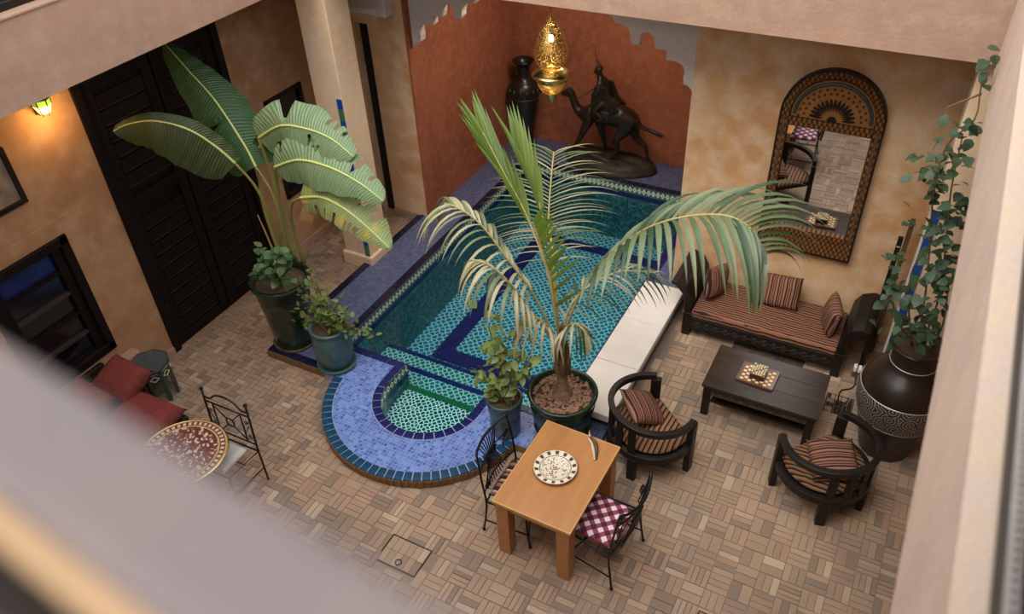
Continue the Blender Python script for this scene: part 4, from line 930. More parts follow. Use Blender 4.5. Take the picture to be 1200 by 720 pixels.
O('bulb', MB().ball((0, 0, .74), (.03, .03, .045)), 'bulb', t, smooth=True)
O('socket', MB().tube([(0, 0, .79), (0, 0, .86)], .022, 10), 'steel', t)
light('lantern_bulb', 'POINT', (LX, LY, 3.36), 2.6, (1, .82, .52), .03)
light('lantern_lower_bulb', 'POINT', (LX, LY, 2.88), 1.5, (1, .80, .48), .03)
# wall lamp
t = T('wall_lantern', 'small lit wall lantern with green and amber glass high on the left wall', 'lamp', (-7.42, 4.20, 3.40))
O('backplate', box(-.08, -.06, -.05, .05, .0, .22), 'iron', t)
hexa = [(.085 * math.cos(PI / 3 * k), .085 * math.sin(PI / 3 * k)) for k in range(6)]
O('top', MB().lathe([(.001, .26), (.04, .24), (.10, .17), (.10, .16)], 6), 'iron', t)
for k in range(6):
    a, b = hexa[k], hexa[(k + 1) % 6]
    O('pane', MB().add([(a[0], a[1], .10), (b[0], b[1], .10), (b[0], b[1], .16), (a[0], a[1], .16)], [(0, 1, 2, 3)]), 'green_pane', t)
    O('pane', MB().add([(a[0] * .6, a[1] * .6, .02), (b[0] * .6, b[1] * .6, .02), (b[0], b[1], .10), (a[0], a[1], .10)], [(0, 1, 2, 3)]), 'amber_glass', t)
    O('rib', MB().tube([(a[0] * .6, a[1] * .6, .0), (a[0], a[1], .10), (a[0], a[1], .17)], .006, 5), 'iron', t)
light('wall_lantern_light', 'POINT', (-7.26, 4.20, 3.36), 8, (1, .55, .18), .05)
light('niche_fill_light', 'AREA', (-4.2, 9.5, 4.05), 52, (1, .84, .68), 1.2)  # added area light without a fixture, brightens the red niche
# ================================================================ STATUE & VASES
def skin(name, verts, edges, rad, mat, parent, sub=2):
    me = bpy.data.meshes.new(name); me.from_pydata(verts, edges, []); o = bpy.data.objects.new(name, me); COL.objects.link(o); o.parent = parent
    o.modifiers.new('skin', 'SKIN'); 
    for i, r in enumerate(rad):
        sv = me.skin_vertices[0].data if me.skin_vertices else None
    return o, me
def skinned(name, nodes, edges, mat, parent, sub=1):
    """nodes: {key: (x,y,z,r)}; edges: [(key,key)]; baked to a mesh"""
    keys = list(nodes); me = bpy.data.meshes.new(name); me.from_pydata([nodes[k][:3] for k in keys], [(keys.index(a), keys.index(b)) for a, b in edges], [])
    o = bpy.data.objects.new(name, me); COL.objects.link(o)
    bm = bmesh.new(); bm.from_mesh(me); ly = bm.verts.layers.skin.verify(); bm.verts.ensure_lookup_table()
    for i, k in enumerate(keys):
        r = nodes[k][3]; r = (r, r) if not isinstance(r, tuple) else r; bm.verts[i][ly].radius = r; bm.verts[i][ly].use_root = i == 0
    bm.to_mesh(me); bm.free()
    m = o.modifiers.new('skin', 'SKIN'); m.use_smooth_shade = True; s = o.modifiers.new('sub', 'SUBSURF'); s.levels = s.render_levels = sub
    me.materials.append(M[mat]); o.parent = parent; return o
cs = T('camel_statue', 'dark bronze statue of a walking camel with a robed rider', 'statue', (0, 11.0, ZD))
D = -ZD
def c(x, z, dy=0, r=.05): return (x, dy, z + D, r * 1.17)
cn = dict(mid=c(-4.22, 1.02, 0, .17), belly=c(-4.42, 1.02, 0, .175), chest=c(-4.62, 1.00, 0, .15), neck0=c(-4.76, .93, 0, .095), neck1=c(-4.87, .99, 0, .07), neck2=c(-4.93, 1.12, 0, .055), neck3=c(-4.95, 1.22, 0, .052), head=c(-5.02, 1.27, 0, .055), muz=c(-5.10, 1.22, 0, .036), nose=c(-5.15, 1.20, 0, .030),
          rump=c(-4.02, .99, 0, .16), rump2=c(-3.90, .94, 0, .11), tail0=c(-3.80, .90, 0, .035), tail1=c(-3.66, .85, .02, .026), tail2=c(-3.50, .80, .03, .030), tail3=c(-3.42, .78, .03, .014),
          hump=c(-4.22, 1.24, 0, .10),
          sF=c(-4.64, .86, -.10, .075), kF=c(-4.76, .56, -.13, .038), aF=c(-4.88, .32, -.14, .026), fF=c(-4.93, .26, -.14, .036),
          sG=c(-4.54, .84, .10, .075), kG=c(-4.46, .56, .12, .038), aG=c(-4.40, .34, .12, .026), fG=c(-4.45, .29, .12, .036),
          hH=c(-4.02, .82, -.10, .10), kH=c(-4.14, .66, -.13, .055), oH=c(-4.10, .47, -.13, .03), aH=c(-4.22, .30, -.13, .024), fH=c(-4.27, .27, -.13, .034),
          hJ=c(-3.94, .84, .10, .10), kJ=c(-3.90, .64, .12, .055), oJ=c(-3.72, .50, .12, .032), aJ=c(-3.68, .30, .12, .024), fJ=c(-3.70, .25, .12, .034),
          ear=c(-4.97, 1.33, -.03, .014), ear2=c(-4.97, 1.33, .03, .014))
ce = [('mid', 'belly'), ('belly', 'chest'), ('chest', 'neck0'), ('neck0', 'neck1'), ('neck1', 'neck2'), ('neck2', 'neck3'), ('neck3', 'head'), ('head', 'muz'), ('muz', 'nose'), ('mid', 'rump'), ('rump', 'rump2'), ('rump2', 'tail0'), ('tail0', 'tail1'), ('tail1', 'tail2'), ('tail2', 'tail3'), ('mid', 'hump'),
      ('chest', 'sF'), ('sF', 'kF'), ('kF', 'aF'), ('aF', 'fF'), ('belly', 'sG'), ('sG', 'kG'), ('kG', 'aG'), ('aG', 'fG'), ('rump', 'hH'), ('hH', 'kH'), ('kH', 'oH'), ('oH', 'aH'), ('aH', 'fH'), ('rump', 'hJ'), ('hJ', 'kJ'), ('kJ', 'oJ'), ('oJ', 'aJ'), ('aJ', 'fJ'), ('head', 'ear'), ('head', 'ear2')]
skinned('camel', cn, ce, 'bronze', cs, 2)
rn = dict(pel=c(-4.36, 1.26, 0, .085), waist=c(-4.40, 1.38, 0, .075), chest=c(-4.45, 1.50, 0, .082), neck=c(-4.49, 1.60, 0, .035), head=c(-4.52, 1.68, 0, .055), hood=c(-4.50, 1.73, 0, .05),
          shL=c(-4.46, 1.52, -.11, .04), elL=c(-4.46, 1.38, -.16, .032), haL=c(-4.56, 1.30, -.13, .024), shR=c(-4.46, 1.52, .11, .04), elR=c(-4.50, 1.38, .15, .032), haR=c(-4.60, 1.38, .10, .024),
          hipL=c(-4.37, 1.22, -.12, .062), knL=c(-4.50, 1.12, -.19, .048), anL=c(-4.34, .98, -.19, .028), ftL=c(-4.44, .95, -.20, .024), hipR=c(-4.37, 1.22, .12, .062), knR=c(-4.50, 1.12, .19, .048), anR=c(-4.36, .98, .19, .028), ftR=c(-4.46, .95, .20, .024))
re_ = [('pel', 'waist'), ('waist', 'chest'), ('chest', 'neck'), ('neck', 'head'), ('head', 'hood'), ('chest', 'shL'), ('shL', 'elL'), ('elL', 'haL'), ('chest', 'shR'), ('shR', 'elR'), ('elR', 'haR'), ('pel', 'hipL'), ('hipL', 'knL'), ('knL', 'anL'), ('anL', 'ftL'), ('pel', 'hipR'), ('hipR', 'knR'), ('knR', 'anR'), ('anR', 'ftR')]
rd = skinned('rider', rn, re_, 'bronze', cs, 1)
O('rider_face', MB().ball((-4.565, 0, 1.665 + D), (.022, .03, .04), 10, 8).ball((-4.59, 0, 1.66 + D), (.012, .008, .012), 6, 4), 'bronze', cs, smooth=True)
O('turban', MB().ball((-4.51, 0, 1.72 + D), (.07, .068, .035), 12, 6).ball((-4.51, 0, 1.745 + D), (.055, .055, .03), 12, 6), 'bronze', cs, smooth=True)
O('rifle', MB().tube([(-4.40, .03, 1.42 + D), (-4.50, .03, 1.70 + D), (-4.60, .03, 1.98 + D)], [.018, .012, .007], 6), 'bronze', cs, smooth=True)
O('rifle', MB().tube([(-4.36, -.04, 1.42 + D), (-4.45, -.04, 1.66 + D), (-4.55, -.04, 1.88 + D)], [.018, .012, .007], 6), 'bronze', cs, smooth=True)
rb = MB(); prof = [(-4.52, 1.5), (-4.33, 1.5), (-4.22, 1.27), (-4.10, 1.16), (-4.16, 1.0), (-4.34, .98), (-4.50, 1.06), (-4.58, 1.24)]
for s in (-1, 1): rb.prism([(a, b + D) for a, b in prof], s * .155, s * .125, 'y')
O('robe', rb, 'bronze', cs, bev=.012)
O('saddle', MB().ball((-4.36, 0, 1.20 + D), (.20, .17, .09), 14, 8).tube([(-4.60, 0, 1.2 + D), (-4.62, 0, 1.34 + D)], .02, 6), 'bronze', cs, smooth=True)
O('reins', MB().tube(smoothpath([(-5.06, .03, 1.22 + D), (-4.88, .06, 1.16 + D), (-4.60, .10, 1.36 + D)]), .006, 5), 'bronze', cs)
# rocky base
bm_ = MB(); n_ = 36; prof = [(.78, 0), (.79, .05), (.76, .06), (.76, .12), (.64, .17), (.35, .20), (.001, .20)]
vs = []
for i, (r_, z_) in enumerate(prof):
    for k in range(n_):
        a = 2 * PI * k / n_; w_ = 1 + .06 * math.sin(3 * a) + (.05 * noise.noise(Vector((3 * math.cos(a), 3 * math.sin(a), i)))); hz = z_ + (.05 * noise.noise(Vector((5 * math.cos(a) * r_, 5 * math.sin(a) * r_, 2))) if i > 2 else 0)
        vs.append((-4.29 + r_ * w_ * math.cos(a), .0 + .45 * r_ * w_ * math.sin(a), hz))
bm_.add(vs, [(i * n_ + k, i * n_ + (k + 1) % n_, (i + 1) * n_ + (k + 1) % n_, (i + 1) * n_ + k) for i in range(len(prof) - 1) for k in range(n_)])
O('base', bm_, 'bronze_base', cs, smooth=True)
O('rock', MB().ball((-4.78, .0, .15), (.14, .10, .07), 9, 5).ball((-4.35, -.08, .16), (.20, .08, .05), 9, 5).ball((-4.0, .05, .15), (.12, .1, .05), 9, 5), 'bronze_base', cs)
O('hound', MB().tube(smoothpath([(-4.62, -.16, .26), (-4.5, -.17, .22), (-4.34, -.18, .20), (-4.18, -.2, .18), (-4.05, -.22, .20)]), [.02, .03, .035, .038, .04, .045, .05, .05, .05, .05, .045, .045, .05, .05, .045, .04, .03, .02, .012, .012, .012, .01, .01, .008, .006][:25], 8), 'bronze_base', cs, smooth=True)

M['vase_black'] = simple('black_brown_glaze', (.008, .008, .007), (.02, .016, .012), 7, .3)
v = T('tall_vase', 'tall dark vase with a carved shoulder band in the corner of the red niche', 'vase', (-5.88, 11.12, ZD + .0))
O('body', MB().lathe([(.001, 0), (.15, 0), (.15, .03), (.11, .06), (.12, .25), (.17, .6), (.205, .88), (.215, 1.0), (.205, 1.08), (.16, 1.16), (.10, 1.20), (.085, 1.25), (.08, 1.36), (.10, 1.44), (.145, 1.49), (.15, 1.51), (.135, 1.505), (.08, 1.42), (.07, 1.2)], 36, Matrix.Diagonal((1.2, 1.2, 1, 1))), 'vase_black', v, smooth=True)
for k in range(14): a = 2 * PI * k / 14; O('carving', MB().ball((.25 * math.cos(a), .25 * math.sin(a), 1.0), (.035, .035, .07), 8, 5), 'urn_clay', v, smooth=True)
O('ring', MB().lathe([(.25, .9), (.256, .905), (.25, .91), (.23, .905)], 36, closed=True), 'horn', v, smooth=True)

# ================================================================ PLANTS
def leafmesh(name, mat, L=1., W_=.5, fold=.12, droop=.1, n=6, tip=1.):
    v = [(0, 0, 0)]; f = []; rows = []
    for i in range(1, n):
        t_ = i / n; w_ = W_ / 2 * math.sin(PI * t_ ** (.8 * tip)) ** .8; z_ = -droop * t_ * t_
        o = len(v); v += [(t_ * L, -w_, z_ + fold * w_), (t_ * L, 0, z_), (t_ * L, w_, z_ + fold * w_)]; rows.append(o)
    o = len(v); v.append((L, 0, -droop)); f += [(0, rows[0], rows[0] + 1), (0, rows[0] + 1, rows[0] + 2)]
    for a, b in zip(rows, rows[1:]): f += [(a, b, b + 1, a + 1), (a + 1, b + 1, b + 2, a + 2)]
    f += [(rows[-1], o, rows[-1] + 1), (rows[-1] + 1, o, rows[-1] + 2)]
    me = bpy.data.meshes.new(name); me.from_pydata(v, [], f); me.materials.append(M[mat]); me.polygons.foreach_set('use_smooth', [True] * len(me.polygons)); return me
def put_leaf(me, parent, loc, direction, size, roll=None, name='leaf'):
    d = Vector(direction).normalized(); up = Vector((0, 0, 1)); y = up.cross(d)
    if y.length < .1: y = Vector((0, 1, 0))
    y.normalize(); z = d.cross(y); R_ = Matrix((d, y, z)).transposed().to_4x4() @ Matrix.Rotation(roll if roll is not None else random.uniform(-.5, .5), 4, 'X')
    o = bpy.data.objects.new(name, me); COL.objects.link(o); o.parent = parent; o.matrix_local = Matrix.Translation(loc) @ R_ @ Matrix.Scale(size, 4); return o
def pot_prof(r0_, r1_, h, lip=.02, th=.025): return [(.001, 0), (r0_, 0), (r0_ + .01, .02), (r0_ + (r1_ - r0_) * .5, h * .5), (r1_, h - .05), (r1_ + lip, h - .04), (r1_ + lip, h - .005), (r1_ + lip - .01, h), (r1_ - th + .01, h), (r1_ - th, h - .02), (r1_ - th, h - .12)]
def disc(r, z, n=28, bumpy=.0): 
    m = MB().lathe([(r, z), (r * .6, z + .005), (.001, z + .01)], n); return m

# --- banana plant
bp_ = T('potted_banana', 'tall banana plant with torn leaves in a glossy dark green pot', 'plant', (-6.17, 5.345, ZD))
BO = Vector((-6.17, 5.345, ZD))
O('pot', MB().lathe(pot_prof(.235, .33, .96, .03), 44), 'green_glaze', bp_, smooth=True)
O('saucer', MB().lathe([(.001, -.0), (.27, 0), (.28, .025), (.25, .03), (.24, .015)], 40), 'horn', bp_, smooth=True)
O('soil', disc(.30, .89), 'soil', bp_)
def stem(pts, r, parent, mat, name='stem', org=None, n=5):
    P = [Vector(p) - org for p in pts]; sp = smoothpath(P, n); k = len(sp)
    rs = [r[0] + (r[1] - r[0]) * i / (k - 1) for i in range(k)]
    return O(name, MB().tube(sp, rs, 8), mat, parent, smooth=True)
def banana_leaf(mid, wl, wr, mat, seed, tears=(), tilt=0.0, view=True, name='leaf', slits=()):
    """mid: midrib points; wl/wr half widths left/right; tears: list of (side, t, size)"""
    rnd = random.Random(seed); sp = smoothpath([Vector(p) for p in mid], 10); n = len(sp); cen = sum(sp, Vector()) / n
    rootmb = MB(); uv = []; V = []; F = []
    for side, ww in ((1, wl), (-1, wr)):
        gr = 8; segs = []
        prev = None
        for i in range(n):
            t_ = i / (n - 1); tan_ = (sp[min(i + 1, n - 1)] - sp[max(i - 1, 0)]).normalized(); view_ = (CAM - sp[i]).normalized()
            sd = tan_.cross(view_).normalized() * side
            nrm = sd.cross(tan_).normalized() * side
            w_ = ww * (math.sin(PI * min(1, .04 + t_ * .96) ** .62)) ** .62 if t_ < .999 else .01
            w_ *= 1 + (.10 if slits else .04) * math.sin(17 * t_ + seed) * math.sin(9 * t_ + 2 * seed)
            dr = .22 if tilt == 0 else tilt
            torn = any(ts == side and abs(t_ - tt) < tw for ts, tt, tw in tears)
            if torn: w_ *= .30
            row = []
            for k in range(5):
                q = k / 4; p = sp[i] + sd * w_ * q + tan_ * (.10 * w_ * q) - nrm * (dr * w_ * q * q) + nrm * (.010 * math.sin(t_ * 70 + seed) * q) + Vector((0, 0, -.25 * w_ * q * q))
                V.append(p - cen); uv.append((t_, .5 + side * q * .5)); row.append(len(V) - 1)
            if prev is not None:
                slit = side in slits and rnd.random() < .16 and .1 < t_ < .9
                for k in range(4):
                    if slit and k > 1: continue
                    F.append((prev[k], prev[k + 1], row[k + 1], row[k]))
            prev = row
    m = MB(); m.v = [tuple(v) for v in V]; m.f = F; m.uv = uv
    lf = O(name, m, mat, bp_, smooth=True, loc=cen - BO)
    rs = [.016 * (1 - .75 * i / (n - 1)) for i in range(n)]
    O('midrib', MB().tube([p - cen + Vector((0, 0, .002)) + (CAM - p).normalized() * .004 for p in sp], rs, 6), 'midrib', lf, smooth=True)
    return lf
g = BO + Vector((0, 0, .74))
base1, base2, base3, base4 = at(331, 300, y=5.5), at(342, 298, y=5.45), at(325, 296, y=5.55), at(347, 300, y=5.42)
banana_leaf([at(300, 196, y=5.45), at(285, 168, y=5.5), at(252, 118, y=5.55), at(222, 84, y=5.6), at(192, 50, y=5.65)], .32, .30, 'banana_dark', 1, ((-1, .40, .012),))
banana_leaf([at(276, 192, y=5.2), at(250, 170, y=5.1), at(218, 151, y=4.95), at(180, 142, y=4.8), at(150, 146, y=4.7), at(133, 154, y=4.6)], .14, .32, 'banana_olive', 2)
banana_leaf([at(303, 162, y=5.3), at(328, 148, y=5.25), at(358, 151, y=5.2), at(388, 163, y=5.15), at(414, 184, y=5.1)], .27, .30, 'banana_pale', 3, ((1, .55, .03), (-1, .30, .025), (1, .30, .015)), slits=(1, -1))
banana_leaf([at(322, 196, y=5.1), at(350, 188, y=5.05), at(385, 196, y=5.0), at(420, 214, y=4.95), at(449, 236, y=4.9)], .20, .30, 'banana_pale', 4, ((-1, .42, .02), (-1, .66, .015)), slits=(-1,))
banana_leaf([at(352, 232, y=5.0), at(378, 232, y=4.95), at(405, 246, y=4.9), at(432, 268, y=4.85), at(456, 291, y=4.8)], .16, .30, 'banana_yellow', 5, ((-1, .33, .03), (-1, .52, .02), (-1, .7, .015)), slits=(-1, 1))
banana_leaf([at(300, 182, y=5.6), at(308, 165, y=5.6), at(318, 150, y=5.6)], .16, .10, 'banana_dark', 8)
O('withered_tip', MB().add([tuple(at(*q, y=4.97) - BO) for q in ((356, 238), (372, 240), (366, 262), (350, 258))], [(0, 1, 2, 3)]), 'banana_brown', bp_)
for k, (pts, ra) in enumerate([([at(338, 305, y=5.5), at(330, 262, y=5.5), at(318, 225, y=5.48), at(300, 196, y=5.45)], (.022, .012)),
              ([at(334, 305, y=5.5), at(320, 262, y=5.4), at(300, 220, y=5.3), at(276, 192, y=5.2)], (.022, .012)),
              ([at(343, 305, y=5.48), at(332, 250, y=5.45), at(318, 205, y=5.4), at(303, 162, y=5.3)], (.026, .012)),
              ([at(347, 305, y=5.45), at(330, 250, y=5.35), at(325, 215, y=5.25), at(322, 196, y=5.1)], (.027, .012)),
              ([at(356, 308, y=5.42), at(343, 265, y=5.3), at(342, 240, y=5.15), at(352, 232, y=5.0)], (.025, .013))]):
    stem(pts, ra, bp_, 'stem_green', 'leaf_stalk', BO)
stem([at(325, 305, y=5.5), at(310, 270, y=5.5), at(302, 252, y=5.5)], (.012, .006), bp_, 'rachis', 'dry_stalk', BO)
stem([at(330, 305, y=5.5), at(308, 240, y=5.55), at(303, 198, y=5.6), at(300, 182, y=5.6)], (.02, .01), bp_, 'stem_green', 'leaf_stalk', BO)
O('trunk', MB().tube([(-.0, -.02, .70), (.01, -.02, .95), (.015, -.03, 1.25)], [.045, .035, .025], 10).tube([(.09, -.05, .70), (.10, -.06, .95), (.10, -.07, 1.2)], [.038, .03, .024], 10), 'stem_green', bp_, smooth=True)
lm = leafmesh('broad_leaf', 'broad_leaf', 1, .8, .15, .15)
rnd = random.Random(3)
for k in range(85):
    u, v_ = rnd.uniform(300, 343), rnd.uniform(288, 330); p = at(u, v_, y=5.06 + rnd.uniform(-.08, .12)) - BO
    put_leaf(lm, bp_, p, (rnd.uniform(-1, 1), rnd.uniform(-1, 0), rnd.uniform(-.5, .35)), rnd.uniform(.09, .14), name='undergrowth_leaf')
for k in range(6): stem([Vector((-6.3 + .04 * k, 5.3, ZD + .7)), Vector((-6.36 + .06 * k, 5.24, ZD + .85)), Vector((-6.42 + .07 * k, 5.2, ZD + .98))], (.006, .004), bp_, 'stem_brown', 'undergrowth_stem', BO, 3)

# --- teal pot with jade shrub
TO = Vector((-5.41, 5.20, ZD + .012)); tp_ = T('potted_jade', 'bushy small-leaved jade plant in a chalky teal pot beside the banana', 'plant', TO)
O('pot', MB().lathe([(.001, .02), (.17, .02), (.20, .09), (.23, .24), (.235, .38), (.22, .50), (.205, .54), (.235, .565), (.24, .585), (.225, .60), (.20, .59), (.195, .48)], 40), 'teal_glaze', tp_, smooth=True)
O('saucer', MB().lathe([(.001, 0), (.20, 0), (.235, .02), (.24, .045), (.225, .045), (.20, .02), (.001, .018)], 40), 'teal_glaze', tp_, smooth=True)
O('soil', disc(.20, .52), 'soil', tp_)
jm = leafmesh('jade_leaf', 'jade', 1, .55, .2, .1, 5); rnd = random.Random(5)
tips = [(370, 330), (355, 345), (385, 345), (350, 365), (400, 350), (370, 360), (345, 378), (420, 385), (438, 392), (392, 368), (378, 378), (405, 372), (362, 318), (352, 330), (395, 392)]
for k, (u, v_) in enumerate(tips):
    tpnt = at(u, v_, y=5.15 + rnd.uniform(-.1, .12)); b0 = TO + Vector((rnd.uniform(-.05, .05), rnd.uniform(-.05, .05), .52)); md = (b0 + tpnt) / 2 + Vector((0, 0, .06))
    stem([b0, md, tpnt], (.008, .003), tp_, 'stem_brown', 'branch', TO, 3)
    for j in range(18):
        q = rnd.uniform(.35, 1.05); p = b0.lerp(tpnt, q) + Vector((rnd.gauss(0, .035), rnd.gauss(0, .035), rnd.gauss(0, .035)))
        put_leaf(jm, tp_, p - TO, (rnd.uniform(-1, 1), rnd.uniform(-1, 1), rnd.uniform(-.2, .9)), rnd.uniform(.065, .10))
# --- small grey-green pot with shrub
SO = Vector((-3.07, 5.13, ZD + .012)); sp_ = T('potted_shrub', 'light green leafy shrub in a tall grey-green pot left of the palm', 'plant', SO)
O('pot', MB().lathe(pot_prof(.15, .185, .50, .012), 40), 'slate_glaze', sp_, smooth=True)
O('soil', disc(.165, .43), 'soil', sp_)
O('clay_shard', MB().box(.05, .11, -.02, .04, .43, .47, rz(.4)), 'brown_riser', sp_)
sm = leafmesh('shrub_leaf', 'shrub_leaf', 1, .55, .15, .22, 6)
tips = [(568, 362), (578, 378), (600, 380), (572, 400), (590, 395), (612, 400), (625, 405), (638, 412), (560, 428), (575, 432), (600, 420), (618, 425), (568, 447), (585, 412), (600, 440), (592, 462), (578, 455)]
for k, (u, v_) in enumerate(tips):
    tpnt = at(u, v_, y=5.08 + rnd.uniform(-.1, .1)); b0 = SO + Vector((rnd.uniform(-.05, .05), rnd.uniform(-.05, .05), .42)); md = (b0 + tpnt) / 2 + Vector((0, 0, .04))
    stem([b0, md, tpnt], (.007, .003), sp_, 'stem_brown', 'branch', SO, 3)
    for j in range(8):
        q = rnd.uniform(.45, 1.03); p = b0.lerp(tpnt, q) + Vector((rnd.gauss(0, .03), rnd.gauss(0, .03), rnd.gauss(0, .03)))
        put_leaf(sm, sp_, p - SO, (rnd.uniform(-1, 1), rnd.uniform(-1, .3), rnd.uniform(-.3, .6)), rnd.uniform(.09, .14))
# --- palm
PO = Vector((-2.52, 5.40, ZD + .012)); pp = T('potted_palm', 'big arching palm in a wide dark green pot beside the marble bench', 'plant', PO)
O('pot', MB().lathe([(.001, 0), (.27, 0), (.29, .03), (.30, .10), (.31, .105), (.31, .115), (.305, .12), (.335, .40), (.342, .405), (.342, .415), (.337, .42), (.345, .53), (.365, .545), (.37, .57), (.355, .58), (.325, .575), (.32, .45)], 52), 'green_glaze', pp, smooth=True)
O('soil', disc(.33, .50), 'soil', pp)
cm_ = [MB().prism([(-.022, -.010), (.008, -.014), (.024, 0.0), (.006, .013), (-.018, .010)], 0, .012, 'z').mesh('bark_chip', 'bark_chip') for _ in range(2)]
chip = MB()
for k in range(420):
    r_ = .31 * math.sqrt(rnd.random()); a = rnd.uniform(0, 2 * PI); e = rnd.uniform(.6, 1.3)
    m_ = tr(r_ * math.cos(a), r_ * math.sin(a), .505 + rnd.uniform(0, .02)) @ Matrix.Rotation(rnd.uniform(0, 6), 4, 'Z') @ Matrix.Rotation(rnd.uniform(-.5, .5), 4, 'X') @ Matrix.Scale(e, 4)
    chip.prism([(-.022, -.010), (.008, -.014), (.024, 0.0), (.006, .013), (-.018, .010)], 0, .010, 'z', (), m_)
O('bark_mulch', chip, 'bark_chip', pp, kind='stuff')
O('trunk', MB().lathe([(.001, .49), (.115, .50), (.11, .54), (.075, .60), (.055, .68), (.05, .80), (.045, 1.0), (.035, 1.2)], 20), 'palm_bark', pp, smooth=True)
for k in range(5):
    a = k * 1.3; O('leaf_sheath', MB().tube(smoothpath([(.045 * math.cos(a), .045 * math.sin(a), .85), (.06 * math.cos(a), .06 * math.sin(a), 1.05), (.03 * math.cos(a), .03 * math.sin(a), 1.35 + .05 * k)]), [.035, .036, .037, .037, .036, .035, .033, .03, .026, .02, .015, .01, .008][:13], 8), 'palm_bark' if k % 2 else 'stem_brown', pp, smooth=True)
def leaflet(p0, d0, L, w_, droop, n=7, side=None, wv=None):
    """a tapering strip that leaves p0 along d0 and bends down"""
    v = []; f = []; p = Vector(p0); d = Vector(d0).normalized(); st = L / n
    for i in range(n + 1):
        t_ = i / n; ww = w_ * (math.sin(PI * (.12 + .88 * t_) ** .75) * .9 + .06) * (1 if t_ < .98 else .1)
        s_ = d.cross(Vector((0, 0, 1)))
        if s_.length < .05: s_ = Vector((1, 0, 0))
        if wv is not None: s_ = wv - d * wv.dot(d)
        s_.normalize(); view_ = s_.cross(d)
        v += [tuple(p + s_ * ww), tuple(p - view_ * ww * .35), tuple(p - s_ * ww)]
        d = (d + Vector((0, 0, -droop * (1.0) / n))).normalized(); p = p + d * st
    for i in range(n): a = i * 3; f += [(a, a + 1, a + 4, a + 3), (a + 1, a + 2, a + 5, a + 4)]
    return v, f
def frond(pts, mat, nL, L, w_, droop, spread=.9, start=.25, lift=.1, sides=(1, -1), rr=(.013, .004), name='frond', fwd=.5, seed=1, Lprof=None, sidevec=None, mats=None, blade=False):
    rnd = random.Random(seed); sp = smoothpath([Vector(p) for p in pts], 8); n = len(sp)
    rs = [rr[0] + (rr[1] - rr[0]) * i / (n - 1) for i in range(n)]
    fr_ = O(name, MB().tube([p - PO for p in sp], rs, 7), 'rachis', pp, smooth=True)
    for k in range(nL):
        t_ = start + (1 - start) * (k + .5) / nL; i = min(int(t_ * (n - 1)), n - 2); fr = t_ * (n - 1) - i; p = sp[i].lerp(sp[i + 1], fr)
        tan_ = (sp[i + 1] - sp[i]).normalized(); sd = sidevec.copy() if sidevec else tan_.cross(Vector((0, 0, 1)))
        if sd.length < .15: sd = Vector((1, 0, 0))
        sd.normalize()
        for s in sides:
            lift_ = lift[0 if s > 0 else 1] if isinstance(lift, tuple) else lift
            q = (t_ - start) / (1 - start); LL = L * (Lprof(q) if Lprof else (math.sin(PI * (.12 + .8 * q)) ** .6)) * rnd.uniform(.88, 1.08)
            d = tan_ * (fwd + .5 * q) + sd * s * spread * rnd.uniform(.9, 1.1) + Vector((0, 0, lift_ + rnd.uniform(-.05, .05)))
            v, f = leaflet((0, 0, 0), d, LL, w_ * rnd.uniform(.85, 1.1), droop * rnd.uniform(.85, 1.2), wv=tan_ if blade else None)
            me = bpy.data.meshes.new('leaflet'); me.from_pydata(v, [], f); me.materials.append(M[mats[rnd.randrange(len(mats))] if mats else mat]); me.polygons.foreach_set('use_smooth', [True] * len(me.polygons))
            O('leaflet', me, None, fr_, loc=p - PO)
    return fr_
base = PO + Vector((-.03, 0, 1.15))
frond([base, at(643, 325, y=5.42), at(618, 255, y=5.5), at(592, 205, y=5.6), at(566, 155, y=5.7)], 'palm_green', 11, .70, .026, .10, .26, .45, .15, seed=2, fwd=1.1, rr=(.013, .004))
frond([base, at(648, 320, y=5.45), at(636, 255, y=5.5), at(622, 210, y=5.6), at(606, 175, y=5.7)], 'palm_green', 9, .70, .025, .06, .26, .5, .3, seed=12, fwd=1.1, rr=(.011, .004))
frond([base, at(648, 340, y=5.20), at(640, 310, y=5.15), at(632, 282, y=5.12), at(625, 262, y=5.12)], 'palm_lime', 14, .44, .021, .25, .85, .15, .42, seed=3, fwd=.50, blade=True, sides=(1,), sidevec=Vector((1, .25, .15)), Lprof=lambda q: 1 - .45 * q)
frond([base, at(682, 340, y=5.35), at(735, 283, y=5.25), at(785, 258, y=5.15), at(845, 252, y=5.1), at(880, 268, y=5.05), at(898, 298, y=5.0)], 'palm_grey', 30, .90, .025, 1.75, 1.0, .20, (.45, 1.5), Lprof=lambda q: (.62 + .5 * q) if q < .6 else .92 - 1.15 * (q - .6), seed=4, rr=(.013, .004), fwd=.7, mats=['palm_grey', 'palm_mid', 'palm_dark', 'palm_grey'])
frond([base, at(648, 300, y=5.7), at(643, 260, y=6.0), at(645, 220, y=6.25), at(649, 178, y=6.5)], 'palm_straw', 30, .78, .012, .9, 1.0, .22, .15, seed=5, fwd=.25, rr=(.014, .007), mats=['palm_straw', 'palm_grey'])
frond([base, at(628, 350, y=5.3), at(598, 308, y=5.2), at(562, 262, y=5.15), at(528, 240, y=5.1), at(512, 246, y=5.1)], 'palm_straw', 22, .60, .018, 2.2, .75, .22, .30, seed=6, mats=['palm_straw', 'palm_grey', 'palm_straw'])
frond([base, at(628, 372, y=5.2), at(600, 335, y=5.0), at(575, 312, y=4.9), at(556, 305, y=4.85)], 'palm_straw', 14, .62, .018, 3.2, .6, .28, .1, seed=7, mats=['palm_straw', 'palm_grey', 'palm_straw'])
